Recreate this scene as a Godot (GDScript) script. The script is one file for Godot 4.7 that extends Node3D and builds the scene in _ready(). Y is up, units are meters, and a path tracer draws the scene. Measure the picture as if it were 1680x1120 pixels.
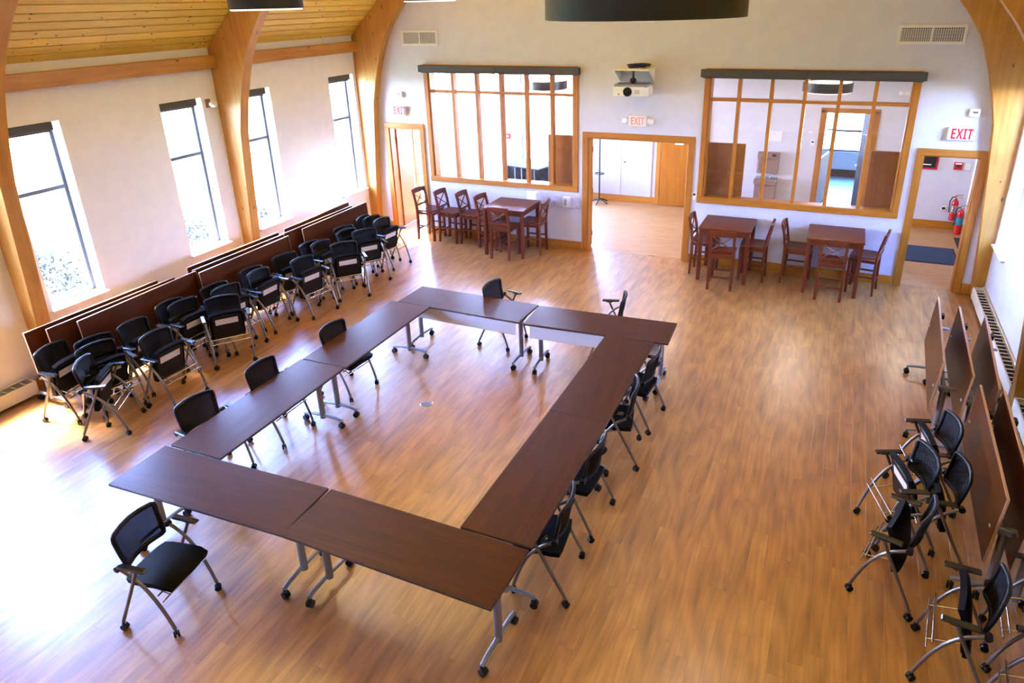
extends Node3D
# A church-hall style meeting room seen from a balcony. x runs along the far wall, z towards the camera, y up; metres.

const XL := -7.32        # left wall face
const XR := 4.24         # right wall face
const ZF := 14.6         # wall behind the camera
const EAVE := 3.95
const PITCH := 43.0
const FLOOR_W := 0.135
const FLOOR_L := 1.22
const EYE := Vector3(1.8436, 4.5201, 12.5142)

var rng := RandomNumberGenerator.new()
var M := {}
var taken := {}

# ---------------------------------------------------------------- mesh helper
class Shape:
	var st := SurfaceTool.new()
	var xf := Transform3D.IDENTITY
	var off := Vector2.ZERO
	func _init():
		st.begin(Mesh.PRIMITIVE_TRIANGLES)
	func vert(p: Vector3, n: Vector3, uv: Vector2):
		st.set_normal((xf.basis * n).normalized())
		st.set_uv(uv + off)
		st.add_vertex(xf * p)
	func tri(a, b, c, na, nb, nc, ua, ub, uc):
		var g: Vector3 = (b - a).cross(c - a)
		if g.dot(na + nb + nc) > 0.0:
			vert(a, na, ua); vert(c, nc, uc); vert(b, nb, ub)
		else:
			vert(a, na, ua); vert(b, nb, ub); vert(c, nc, uc)
	func quad(a: Vector3, b: Vector3, c: Vector3, d: Vector3, n: Vector3, ua: Vector2, ub: Vector2, uc: Vector2, ud: Vector2):
		tri(a, b, c, n, n, n, ua, ub, uc)
		tri(a, c, d, n, n, n, ua, uc, ud)
	# box with chamfered edges; uv in metres, u along the grain axis (longest side unless given)
	func box(c: Vector3, s: Vector3, bev := 0.0, grain := -1):
		var h := s * 0.5
		if grain < 0:
			grain = 0
			if s.y > s[grain]: grain = 1
			if s.z > s[grain]: grain = 2
		var b: float = min(bev, min(h.x, min(h.y, h.z)) * 0.9)
		for ax in 3:
			var u := (ax + 1) % 3
			var v := (ax + 2) % 3
			for sg in [-1.0, 1.0]:
				var n := Vector3.ZERO
				n[ax] = sg
				var q := []
				var uv := []
				for k in [[-1, -1], [1, -1], [1, 1], [-1, 1]]:
					var p := Vector3.ZERO
					p[ax] = sg * h[ax]
					p[u] = k[0] * (h[u] - b)
					p[v] = k[1] * (h[v] - b)
					q.append(c + p)
					uv.append(guv(p, ax, grain))
				quad(q[0], q[1], q[2], q[3], n, uv[0], uv[1], uv[2], uv[3])
		if b <= 0.0:
			return
		for ax in 3:                       # twelve edges
			var u := (ax + 1) % 3
			var v := (ax + 2) % 3
			for su in [-1.0, 1.0]:
				for sv in [-1.0, 1.0]:
					var n := Vector3.ZERO
					n[u] = su; n[v] = sv
					n = n.normalized()
					var q := []
					var uv := []
					for k in [[-1, 0], [1, 0], [1, 1], [-1, 1]]:
						var p := Vector3.ZERO
						p[ax] = k[0] * (h[ax] - b)
						p[u] = su * (h[u] - (b if k[1] == 1 else 0.0))
						p[v] = sv * (h[v] - (0.0 if k[1] == 1 else b))
						q.append(c + p)
						uv.append(guv(p, u if u != grain else v, grain))
					quad(q[0], q[1], q[2], q[3], n, uv[0], uv[1], uv[2], uv[3])
		for sx in [-1.0, 1.0]:
			for sy in [-1.0, 1.0]:
				for sz in [-1.0, 1.0]:
					var n := Vector3(sx, sy, sz).normalized()
					var p := Vector3(sx * h.x, sy * h.y, sz * h.z)
					var a := c + p - Vector3(0, sy * b, sz * b)
					var e := c + p - Vector3(sx * b, 0, sz * b)
					var f := c + p - Vector3(sx * b, sy * b, 0)
					tri(a, e, f, n, n, n, Vector2(a.x, a.y), Vector2(e.x, e.y), Vector2(f.x, f.y))
	func guv(p: Vector3, ax: int, grain: int) -> Vector2:
		if ax == grain:
			var u := (ax + 1) % 3
			var v := (ax + 2) % 3
			return Vector2(p[u] * 0.2, p[v])
		var o := 3 - ax - grain
		return Vector2(p[grain], p[o])
	func ring(i: int, n: int) -> Vector2:
		var a := TAU * i / n
		return Vector2(cos(a), sin(a))
	# round bar along points
	func tube(pts: Array, r: float, sides := 8, flat := 1.0, caps := true):
		var n := pts.size()
		var prev_side := Vector3.ZERO
		var rings := []
		var run := 0.0
		for i in n:
			var t: Vector3
			if i == 0: t = pts[1] - pts[0]
			elif i == n - 1: t = pts[i] - pts[i - 1]
			else: t = (pts[i + 1] - pts[i]).normalized() + (pts[i] - pts[i - 1]).normalized()
			t = t.normalized()
			var s: Vector3
			if i == 0:
				s = t.cross(Vector3.UP if abs(t.y) < 0.9 else Vector3.RIGHT).normalized()
			else:
				s = (prev_side - t * prev_side.dot(t)).normalized()
				run += (pts[i] - pts[i - 1]).length()
			prev_side = s
			var up := s.cross(t).normalized()
			var rg := []
			for k in sides + 1:
				var c := ring(k, sides)
				var d := s * c.x + up * c.y
				rg.append([pts[i] + s * c.x * r + up * c.y * r * flat, d, Vector2(run, float(k) / sides * TAU * r)])
			rings.append(rg)
			if caps and (i == 0 or i == n - 1):
				var m: Vector3 = -t if i == 0 else t
				for k in sides:
					tri(pts[i], rg[k][0], rg[k + 1][0], m, m, m, Vector2.ZERO, Vector2(r, 0), Vector2(0, r))
		for i in n - 1:
			for k in sides:
				var a = rings[i][k]; var b = rings[i][k + 1]; var c = rings[i + 1][k + 1]; var d = rings[i + 1][k]
				tri(a[0], b[0], c[0], a[1], b[1], c[1], a[2], b[2], c[2])
				tri(a[0], c[0], d[0], a[1], c[1], d[1], a[2], c[2], d[2])
	func rod(a: Vector3, b: Vector3, r: float, sides := 8):
		tube([a, b], r, sides)
	# profile (radius, y) turned about the y axis through c
	func lathe(prof: Array, c := Vector3.ZERO, sides := 16):
		for i in prof.size() - 1:
			var p: Vector2 = prof[i]
			var q: Vector2 = prof[i + 1]
			var d := q - p
			if d.length() < 1e-6: continue
			var nr := Vector2(d.y, -d.x).normalized()
			for k in sides:
				var e := ring(k, sides)
				var f := ring(k + 1, sides)
				var n0 := Vector3(e.x * nr.x, nr.y, e.y * nr.x)
				var n1 := Vector3(f.x * nr.x, nr.y, f.y * nr.x)
				var a := c + Vector3(e.x * p.x, p.y, e.y * p.x)
				var b := c + Vector3(f.x * p.x, p.y, f.y * p.x)
				var g := c + Vector3(f.x * q.x, q.y, f.y * q.x)
				var h := c + Vector3(e.x * q.x, q.y, e.y * q.x)
				var u0 := float(k) / sides
				var u1 := float(k + 1) / sides
				tri2(a, b, g, n0, n1, n1, Vector2(u0, p.y), Vector2(u1, p.y), Vector2(u1, q.y))
				tri2(a, g, h, n0, n1, n0, Vector2(u0, p.y), Vector2(u1, q.y), Vector2(u0, q.y))
	func tri2(a, b, c, na, nb, nc, ua, ub, uc):
		if (b - a).cross(c - a).length() > 1e-10:
			tri(a, b, c, na, nb, nc, ua, ub, uc)
	func ball(c: Vector3, r: Vector3, sides := 10, rows := 6):
		for i in rows:
			for k in sides:
				var q := []
				for e in [[i, k], [i, k + 1], [i + 1, k + 1], [i + 1, k]]:
					var th: float = PI * e[0] / rows
					var ph: float = TAU * e[1] / sides
					q.append(Vector3(sin(th) * cos(ph), cos(th), sin(th) * sin(ph)))
				var z := Vector2.ZERO
				tri2(c + q[0] * r, c + q[1] * r, c + q[2] * r, q[0], q[1], q[2], z, Vector2(0.1, 0), Vector2(0.1, 0.1))
				tri2(c + q[0] * r, c + q[2] * r, c + q[3] * r, q[0], q[2], q[3], z, Vector2(0.1, 0.1), Vector2(0, 0.1))
	# flat polygon (in the xy plane) given depth along z from z0 to z1
	func prism(poly: PackedVector2Array, z0: float, z1: float):
		var idx := Geometry2D.triangulate_polygon(poly)
		for s in [[z0, Vector3(0, 0, -1)], [z1, Vector3(0, 0, 1)]]:
			var i := 0
			while i < idx.size():
				var a := poly[idx[i]]; var b := poly[idx[i + 1]]; var c := poly[idx[i + 2]]
				tri(Vector3(a.x, a.y, s[0]), Vector3(b.x, b.y, s[0]), Vector3(c.x, c.y, s[0]), s[1], s[1], s[1], Vector2(a.y, a.x), Vector2(b.y, b.x), Vector2(c.y, c.x))
				i += 3
		var cw := Geometry2D.is_polygon_clockwise(poly)
		var run := 0.0
		for i in poly.size():
			var a := poly[i]
			var b := poly[(i + 1) % poly.size()]
			var d := b - a
			var l := d.length()
			if l < 1e-6: continue
			var n2 := Vector2(d.y, -d.x).normalized() * (-1.0 if cw else 1.0)
			quad(Vector3(a.x, a.y, z0), Vector3(b.x, b.y, z0), Vector3(b.x, b.y, z1), Vector3(a.x, a.y, z1), Vector3(n2.x, n2.y, 0), Vector2(run, z0), Vector2(run + l, z0), Vector2(run + l, z1), Vector2(run, z1))
			run += l
	# curved sheet with thickness: grid of points (rows of equal length), thickened along its normals
	func sheet(g: Array, th: float):
		var R := g.size()
		var C: int = g[0].size()
		var N := []
		for i in R:
			var row := []
			for j in C:
				var du: Vector3 = g[i][min(j + 1, C - 1)] - g[i][max(j - 1, 0)]
				var dv: Vector3 = g[min(i + 1, R - 1)][j] - g[max(i - 1, 0)][j]
				row.append(du.cross(dv).normalized())
			N.append(row)
		for sg in [1.0, -1.0]:
			for i in R - 1:
				for j in C - 1:
					var q := []
					for e in [[i, j], [i, j + 1], [i + 1, j + 1], [i + 1, j]]:
						var n: Vector3 = N[e[0]][e[1]] * sg
						q.append([g[e[0]][e[1]] + n * th * 0.5, n, Vector2(g[e[0]][e[1]].x, g[e[0]][e[1]].y)])
					tri(q[0][0], q[1][0], q[2][0], q[0][1], q[1][1], q[2][1], q[0][2], q[1][2], q[2][2])
					tri(q[0][0], q[2][0], q[3][0], q[0][1], q[2][1], q[3][1], q[0][2], q[2][2], q[3][2])
		var edge := []
		for j in C: edge.append([0, j])
		for i in range(1, R): edge.append([i, C - 1])
		for j in range(C - 2, -1, -1): edge.append([R - 1, j])
		for i in range(R - 2, 0, -1): edge.append([i, 0])
		var mid: Vector3 = (g[0][0] + g[R - 1][C - 1]) * 0.5
		for k in edge.size():
			var e = edge[k]; var f = edge[(k + 1) % edge.size()]
			var a: Vector3 = g[e[0]][e[1]]; var b: Vector3 = g[f[0]][f[1]]
			var na: Vector3 = N[e[0]][e[1]] * th * 0.5; var nb: Vector3 = N[f[0]][f[1]] * th * 0.5
			var out := (b - a).cross(na + nb).normalized()
			if out.dot((a + b) * 0.5 - mid) < 0.0: out = -out
			quad(a - na, b - nb, b + nb, a + na, out, Vector2(0, 0), Vector2(0.1, 0), Vector2(0.1, th), Vector2(0, th))
	func done() -> ArrayMesh:
		return st.commit()

# ---------------------------------------------------------------- nodes
func numbered(called: String) -> String:
	taken[called] = taken.get(called, 0) + 1
	return called if taken[called] == 1 else "%s_%03d" % [called, taken[called] - 1]
func tag(o: Node, label: String, category: String, group := "", kind := "") -> Node:
	if label: o.set_meta("label", label)
	if category: o.set_meta("category", category)
	if group: o.set_meta("group", group)
	if kind: o.set_meta("kind", kind)
	return o
func put(called: String, mesh: Mesh, mat, parent: Node = null) -> MeshInstance3D:
	var o := MeshInstance3D.new()
	o.mesh = mesh
	o.cast_shadow = GeometryInstance3D.SHADOW_CASTING_SETTING_ON
	if mat is Material:
		o.material_override = mat
	if parent == null:
		o.name = numbered(called)
		add_child(o)
	else:
		o.name = called
		parent.add_child(o, true)
	return o
func obj(called: String, s: Shape, mat: Material, parent: Node = null) -> MeshInstance3D:
	return put(called, s.done(), mat, parent)
func thing(called: String, label: String, category: String, at := Vector3.ZERO, turn := 0.0, group := "") -> Node3D:
	var o := Node3D.new()
	o.name = numbered(called)
	add_child(o)
	o.position = at
	o.rotation.y = deg_to_rad(turn)
	tag(o, label, category, group)
	return o
func again(src: Node3D, called: String, label: String, at: Vector3, turn: float, group := "") -> Node3D:
	var o: Node3D = src.duplicate()
	o.name = numbered(called)
	add_child(o)
	o.position = at
	o.rotation.y = deg_to_rad(turn)
	o.set_meta("label", label)
	if group: o.set_meta("group", group)
	return o
func struct(called: String, s: Shape, mat: Material, label := "") -> MeshInstance3D:
	var o := obj(called, s, mat)
	o.set_meta("kind", "structure")
	if label: o.set_meta("label", label)
	return o
func part_box(called: String, c: Vector3, s: Vector3, mat: Material, parent: Node, bev := 0.003) -> MeshInstance3D:
	var b := Shape.new()
	b.off = Vector2(rng.randf() * 7.0, rng.randf() * 7.0)
	b.box(c, s, bev)
	return obj(called, b, mat, parent)

# ---------------------------------------------------------------- materials
func ramp(cols: Array, t: float) -> Color:
	var x: float = clamp(t, 0.0, 1.0) * (cols.size() - 1)
	var i: int = min(int(x), cols.size() - 2)
	return cols[i].lerp(cols[i + 1], x - i)
# wood: u (width of the picture) runs along the grain
func wood(seed_: int, w: int, h: int, cols: Array, streak: float, blotch: float, fine: float, knots := 0, knot_col := Color.BLACK, rx := 6.0, ry := 26.0, knot_size := 4.0) -> ImageTexture:
	var a := FastNoiseLite.new(); a.seed = seed_; a.frequency = 1.0; a.noise_type = FastNoiseLite.TYPE_SIMPLEX_SMOOTH; a.fractal_octaves = 3
	var b := FastNoiseLite.new(); b.seed = seed_ + 7; b.frequency = 1.0; b.noise_type = FastNoiseLite.TYPE_SIMPLEX_SMOOTH; b.fractal_octaves = 2
	var r := RandomNumberGenerator.new(); r.seed = seed_
	var kn := []
	for i in knots: kn.append([r.randf(), r.randf(), r.randf_range(0.5, 1.0)])
	var img := Image.create(w, h, false, Image.FORMAT_RGB8)
	for y in h:
		var v := float(y) / h
		for x in w:
			var u := float(x) / w
			# tile by walking round circles
			var cu := cos(TAU * u); var su := sin(TAU * u)
			var cv := cos(TAU * v); var sv := sin(TAU * v)
			var s1 := a.get_noise_3d(cu * 0.35 + sv * ry * 0.16, su * 0.35 + cv * ry * 0.16, 3.0)
			var s2 := b.get_noise_3d(cu * rx * 0.16 + 9.0, su * rx * 0.16 + cv * 1.1, sv * 1.1)
			var s3 := b.get_noise_3d(cu * 0.5 + sv * ry, su * 0.5 + cv * ry, 17.0)
			var t := 0.5 + s1 * streak + s2 * blotch + s3 * fine
			var c := ramp(cols, t)
			for k in kn:
				var dx: float = abs(u - k[0]); dx = min(dx, 1.0 - dx) * w
				var dy: float = abs(v - k[1]); dy = min(dy, 1.0 - dy) * h
				var d: float = sqrt(dx * dx * 0.5 + dy * dy) / (knot_size * k[2])
				if d < 1.5: c = c.lerp(knot_col, clamp(1.5 - d, 0.0, 0.92))
			img.set_pixel(x, y, c)
	return ImageTexture.create_from_image(img)
func mat(c: Color, rough := 0.6, metal := 0.0, spec := 0.5) -> StandardMaterial3D:
	var m := StandardMaterial3D.new()
	m.albedo_color = c
	m.roughness = rough
	m.metallic = metal
	m.metallic_specular = spec
	return m
func textured(t: Texture2D, c: Color, su: float, sv: float, rough: float, spec := 0.5) -> StandardMaterial3D:
	var m := mat(c, rough, 0.0, spec)
	m.albedo_texture = t
	m.uv1_scale = Vector3(su, sv, 1)
	return m
func hexc(s: String) -> Color:
	return Color.html(s)
func noise_tex(seed_: int, freq: float, c0: Color, c1: Color, size := 256) -> NoiseTexture2D:
	var n := FastNoiseLite.new(); n.seed = seed_; n.frequency = freq; n.fractal_octaves = 4
	var g := Gradient.new(); g.set_color(0, c0); g.set_color(1, c1)
	var t := NoiseTexture2D.new(); t.width = size; t.height = size; t.seamless = true; t.noise = n; t.color_ramp = g
	return t

func make_materials():
	# floor boards, three tones of one pattern
	var ft := wood(11, 1024, 512, [hexc("8c6a44"), hexc("b18a5c"), hexc("c8a272"), hexc("d8b88a")], 0.34, 0.46, 0.16, 5, hexc("80603c"), 3.2, 24.0)
	M.board = []
	for c in [hexc("d8b676"), hexc("deba7a"), hexc("e4c282")]:
		var m := textured(ft, c, 0.55, 0.9, 0.36, 0.707)
		m.clearcoat_enabled = true
		m.clearcoat = 1.0
		m.clearcoat_roughness = 0.25
		M.board.append(m)
	M.roof_gap = mat(hexc("2e1c0c"), 0.9)
	M.joint = mat(hexc("6b4c33"), 0.8)
	var ht := wood(12, 512, 256, [hexc("b58d62"), hexc("cfa878"), hexc("dcb88a")], 0.4, 0.3, 0.16)
	M.hall_board = textured(ht, hexc("d2c4b6"), 0.5, 0.9, 0.32)
	# honey-coloured glulam and trim
	var gt := wood(21, 512, 512, [hexc("a06820"), hexc("be8232"), hexc("ce9442"), hexc("d6a04e")], 0.34, 0.22, 0.20, 12, hexc("5a3214"))
	M.arch = textured(gt, hexc("e6e2d0"), 0.35, 0.55, 0.42)
	var tt := wood(22, 512, 256, [hexc("a86e1e"), hexc("c0842c"), hexc("d0983c")], 0.3, 0.2, 0.22)
	M.trim = textured(tt, hexc("e4d2ae"), 0.5, 1.4, 0.4)
	M.door = textured(tt, hexc("d6bc78"), 0.35, 0.8, 0.38)
	# pine ceiling
	var pt := wood(31, 1024, 256, [hexc("c89030"), hexc("e6b848"), hexc("f2ca56"), hexc("f8d25e")], 0.26, 0.22, 0.14, 26, hexc("4c2a10"))
	M.pine = []
	for c in [hexc("f0f0e4"), hexc("fafaee"), hexc("e2e2d2")]:
		M.pine.append(textured(pt, c, 0.33, 1.5, 0.5))
	# walnut laminate of the tables
	var wt := wood(41, 1024, 512, [hexc("4a2c1c"), hexc("66402a"), hexc("7a5036"), hexc("86593c")], 0.34, 0.12, 0.34, 0, Color.BLACK, 3.0, 34.0)
	M.walnut = textured(wt, hexc("a07c3c"), 0.5, 1.1, 0.31, 0.29)
	M.walnut_edge_shade = mat(hexc("36210f"), 0.5)  # edge colour darkened to bring out the shaded seams between tables
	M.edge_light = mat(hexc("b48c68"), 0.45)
	# cherry of the counter-height chairs
	var ct := wood(51, 512, 256, [hexc("481e10"), hexc("642e1a"), hexc("7a3c22")], 0.3, 0.14, 0.24)
	M.cherry = textured(ct, hexc("f4dccc"), 0.8, 2.0, 0.28)
	# paint
	var wn := noise_tex(3, 0.02, hexc("e6e4e6"), hexc("ecebec"))
	M.paint = mat(Color.WHITE, 0.75, 0.0, 0.3)
	M.paint.albedo_texture = wn
	M.paint.uv1_triplanar = true
	M.paint.uv1_world_triplanar = true
	M.paint.uv1_scale = Vector3(0.6, 0.6, 0.6)
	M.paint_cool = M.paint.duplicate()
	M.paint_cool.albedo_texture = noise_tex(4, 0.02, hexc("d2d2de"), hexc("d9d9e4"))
	M.white = mat(hexc("eeecea"), 0.5)
	M.plastic_white = mat(hexc("efedea"), 0.4)
	M.closet = mat(hexc("c4c6cc"), 0.6)
	M.case_black = mat(hexc("0b0b0d"), 0.9, 0.0, 0.2)
	M.cream = mat(hexc("e4dccb"), 0.45)
	M.dark_gap = mat(hexc("262320"), 0.8)
	M.bronze = mat(hexc("5c5e62"), 0.45, 0.3)
	M.shade = mat(hexc("45433f"), 0.75)
	M.black = mat(hexc("151518"), 0.45)
	M.black_plastic = mat(hexc("0b0b0e"), 0.4, 0.0, 0.35)
	M.arm_pad = mat(hexc("16171b"), 0.24, 0.0, 0.6)
	M.fabric = mat(hexc("07070a"), 0.6, 0.0, 0.2)
	M.mesh = mat(hexc("131318"), 0.7, 0.0, 0.3)
	M.mesh.transparency = BaseMaterial3D.TRANSPARENCY_ALPHA
	M.mesh.albedo_color.a = 0.86
	M.steel = mat(hexc("807a76"), 0.34, 0.85)
	M.silver = mat(hexc("8d929e"), 0.38, 0.55)
	M.chrome = mat(hexc("c9c2bc"), 0.18, 1.0)
	M.modesty = mat(hexc("d6d4dc"), 0.5)
	M.label = mat(hexc("cfc4c2"), 0.6)
	M.glass = mat(Color(0.6, 0.65, 0.65, 0.03), 0.02, 0.0, 0.5)
	M.glass.transparency = BaseMaterial3D.TRANSPARENCY_ALPHA
	M.acrylic = mat(Color(0.9, 0.88, 0.95, 0.22), 0.05, 0.0, 0.5)
	M.acrylic.transparency = BaseMaterial3D.TRANSPARENCY_ALPHA
	M.red = mat(hexc("b3161c"), 0.3)
	M.sign_red = mat(hexc("c8141c"), 0.5)
	M.lamp = mat(hexc("fff1dc"), 0.6)
	M.lamp.emission_enabled = true
	M.lamp.emission = hexc("ffe8cc")
	M.lamp.emission_energy_multiplier = 2.2
	M.drum = mat(hexc("16171b"), 0.42)
	var mn := noise_tex(9, 0.25, hexc("14203a"), hexc("2c4268"))
	M.mat_blue = textured(mn, Color.WHITE, 3.0, 3.0, 0.95)
	M.mat_black = mat(hexc("1d2026"), 0.95)
	M.blue_floor = mat(hexc("7f97aa"), 0.4)
	M.dark_wood = mat(hexc("3a2016"), 0.6, 0.0, 0.25)
	M.taupe = mat(hexc("94796a"), 0.45, 0.2)
	M.stainless = mat(hexc("c4c4c6"), 0.25, 0.9)
	M.navy = mat(hexc("141d48"), 0.5)
	M.teal = mat(hexc("2f86a0"), 0.6)
	M.paper = mat(hexc("f4f4f6"), 0.7)
	var ln := noise_tex(15, 0.05, hexc("0d1409"), hexc("1c2716"))
	M.leaf = textured(ln, Color.WHITE, 1.0, 1.0, 0.7)
	M.leaf.backlight_enabled = true
	M.leaf.backlight = Color(0.10, 0.14, 0.05)
	M.tree_leaf = textured(noise_tex(17, 0.05, hexc("2c3a24"), hexc("50603c")), Color.WHITE, 1.0, 1.0, 0.7)
	M.bark = mat(hexc("3c2c20"), 0.9)
	M.grass = textured(noise_tex(16, 0.08, hexc("5d7440"), hexc("8a9c62")), Color.WHITE, 0.5, 0.5, 0.95)
	M.concrete = mat(hexc("b9b4aa"), 0.9)

# ---------------------------------------------------------------- camera, sky, lights
func make_view():
	var cam := Camera3D.new()
	cam.name = "camera"
	add_child(cam)
	var b := Basis.from_euler(Vector3.ZERO)
	b = Basis(Vector3.UP, 0.4112) * Basis(Vector3.RIGHT, -0.4016) * Basis(Vector3.BACK, -0.0233)
	cam.transform = Transform3D(b, EYE)
	var f := 1165.43
	cam.projection = Camera3D.PROJECTION_FRUSTUM
	cam.near = 0.1
	cam.far = 200.0
	cam.size = 0.1 * 1120.0 / f
	cam.frustum_offset = Vector2(-34.754 / f * 0.1, -64.589 / f * 0.1)
	cam.current = true
	var env := Environment.new()
	var sky := Sky.new()
	var sm := ProceduralSkyMaterial.new()
	sm.sky_top_color = hexc("4f80e0")
	sm.sky_horizon_color = hexc("bfd2ff")
	sm.ground_horizon_color = hexc("d8d8d0")
	sm.ground_bottom_color = hexc("a8a698")
	sm.sky_curve = 0.25
	sm.sky_energy_multiplier = 1.0
	sky.sky_material = sm
	env.background_mode = Environment.BG_SKY
	env.sky = sky
	env.background_energy_multiplier = 180.0
	env.tonemap_mode = Environment.TONE_MAPPER_LINEAR
	env.tonemap_exposure = 0.92
	env.sdfgi_enabled = true
	env.ssao_enabled = true
	env.ssil_enabled = true
	var we := WorldEnvironment.new()
	we.name = "environment"
	we.environment = env
	add_child(we)
	var sun := DirectionalLight3D.new()
	sun.name = "sun"
	sun.light_color = hexc("fff6ea")
	sun.light_energy = 36.0
	sun.light_angular_distance = 0.6
	sun.shadow_enabled = true
	add_child(sun)
	sun.look_at_from_position(Vector3.ZERO, Vector3(0.42, -0.90, -0.06), Vector3.FORWARD)

func panel_light(called: String, at: Vector3, down: bool, size: float, energy: float, col: Color):
	var l := AreaLight3D.new()
	l.name = called
	l.area_size = Vector2(size, size)
	l.light_energy = energy
	l.light_color = col
	l.shadow_enabled = true
	l.area_range = 40.0
	l.area_attenuation = 2.0
	add_child(l, true)
	l.position = at
	l.rotation.x = -PI / 2 if down else PI / 2

# ---------------------------------------------------------------- setting
# a wall slab with rectangular holes. a = along, y = up; t = thickness range; axis "x" runs along x, "z" along z
func holed(s: Shape, a0: float, a1: float, y0: float, y1: float, t0: float, t1: float, along_x: bool, holes: Array):
	var cuts := [a0, a1]
	for h in holes:
		cuts.append(h[0]); cuts.append(h[1])
	cuts.sort()
	for i in cuts.size() - 1:
		var p: float = cuts[i]; var q: float = cuts[i + 1]
		if q - p < 1e-4 or p < a0 - 1e-4 or q > a1 + 1e-4: continue
		var ys := [[y0, y1]]
		for h in holes:
			if h[0] <= p + 1e-4 and h[1] >= q - 1e-4:
				var nx := []
				for seg in ys:
					if h[3] <= seg[0] or h[2] >= seg[1]:
						nx.append(seg)
						continue
					if h[2] > seg[0]: nx.append([seg[0], h[2]])
					if h[3] < seg[1]: nx.append([h[3], seg[1]])
				ys = nx
		for seg in ys:
			var c := Vector3((p + q) / 2, (seg[0] + seg[1]) / 2, (t0 + t1) / 2)
			var z := Vector3(q - p, seg[1] - seg[0], abs(t1 - t0))
			if not along_x:
				c = Vector3(c.z, c.y, c.x); z = Vector3(z.z, z.y, z.x)
			s.box(c, z)

const WIN_L := [[0.27, 1.04], [2.64, 3.40], [4.13, 4.90], [6.42, 7.18], [7.93, 8.69], [10.2, 10.96], [11.7, 12.46]]
const SILL := 0.93
const HEAD := 3.25

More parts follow.
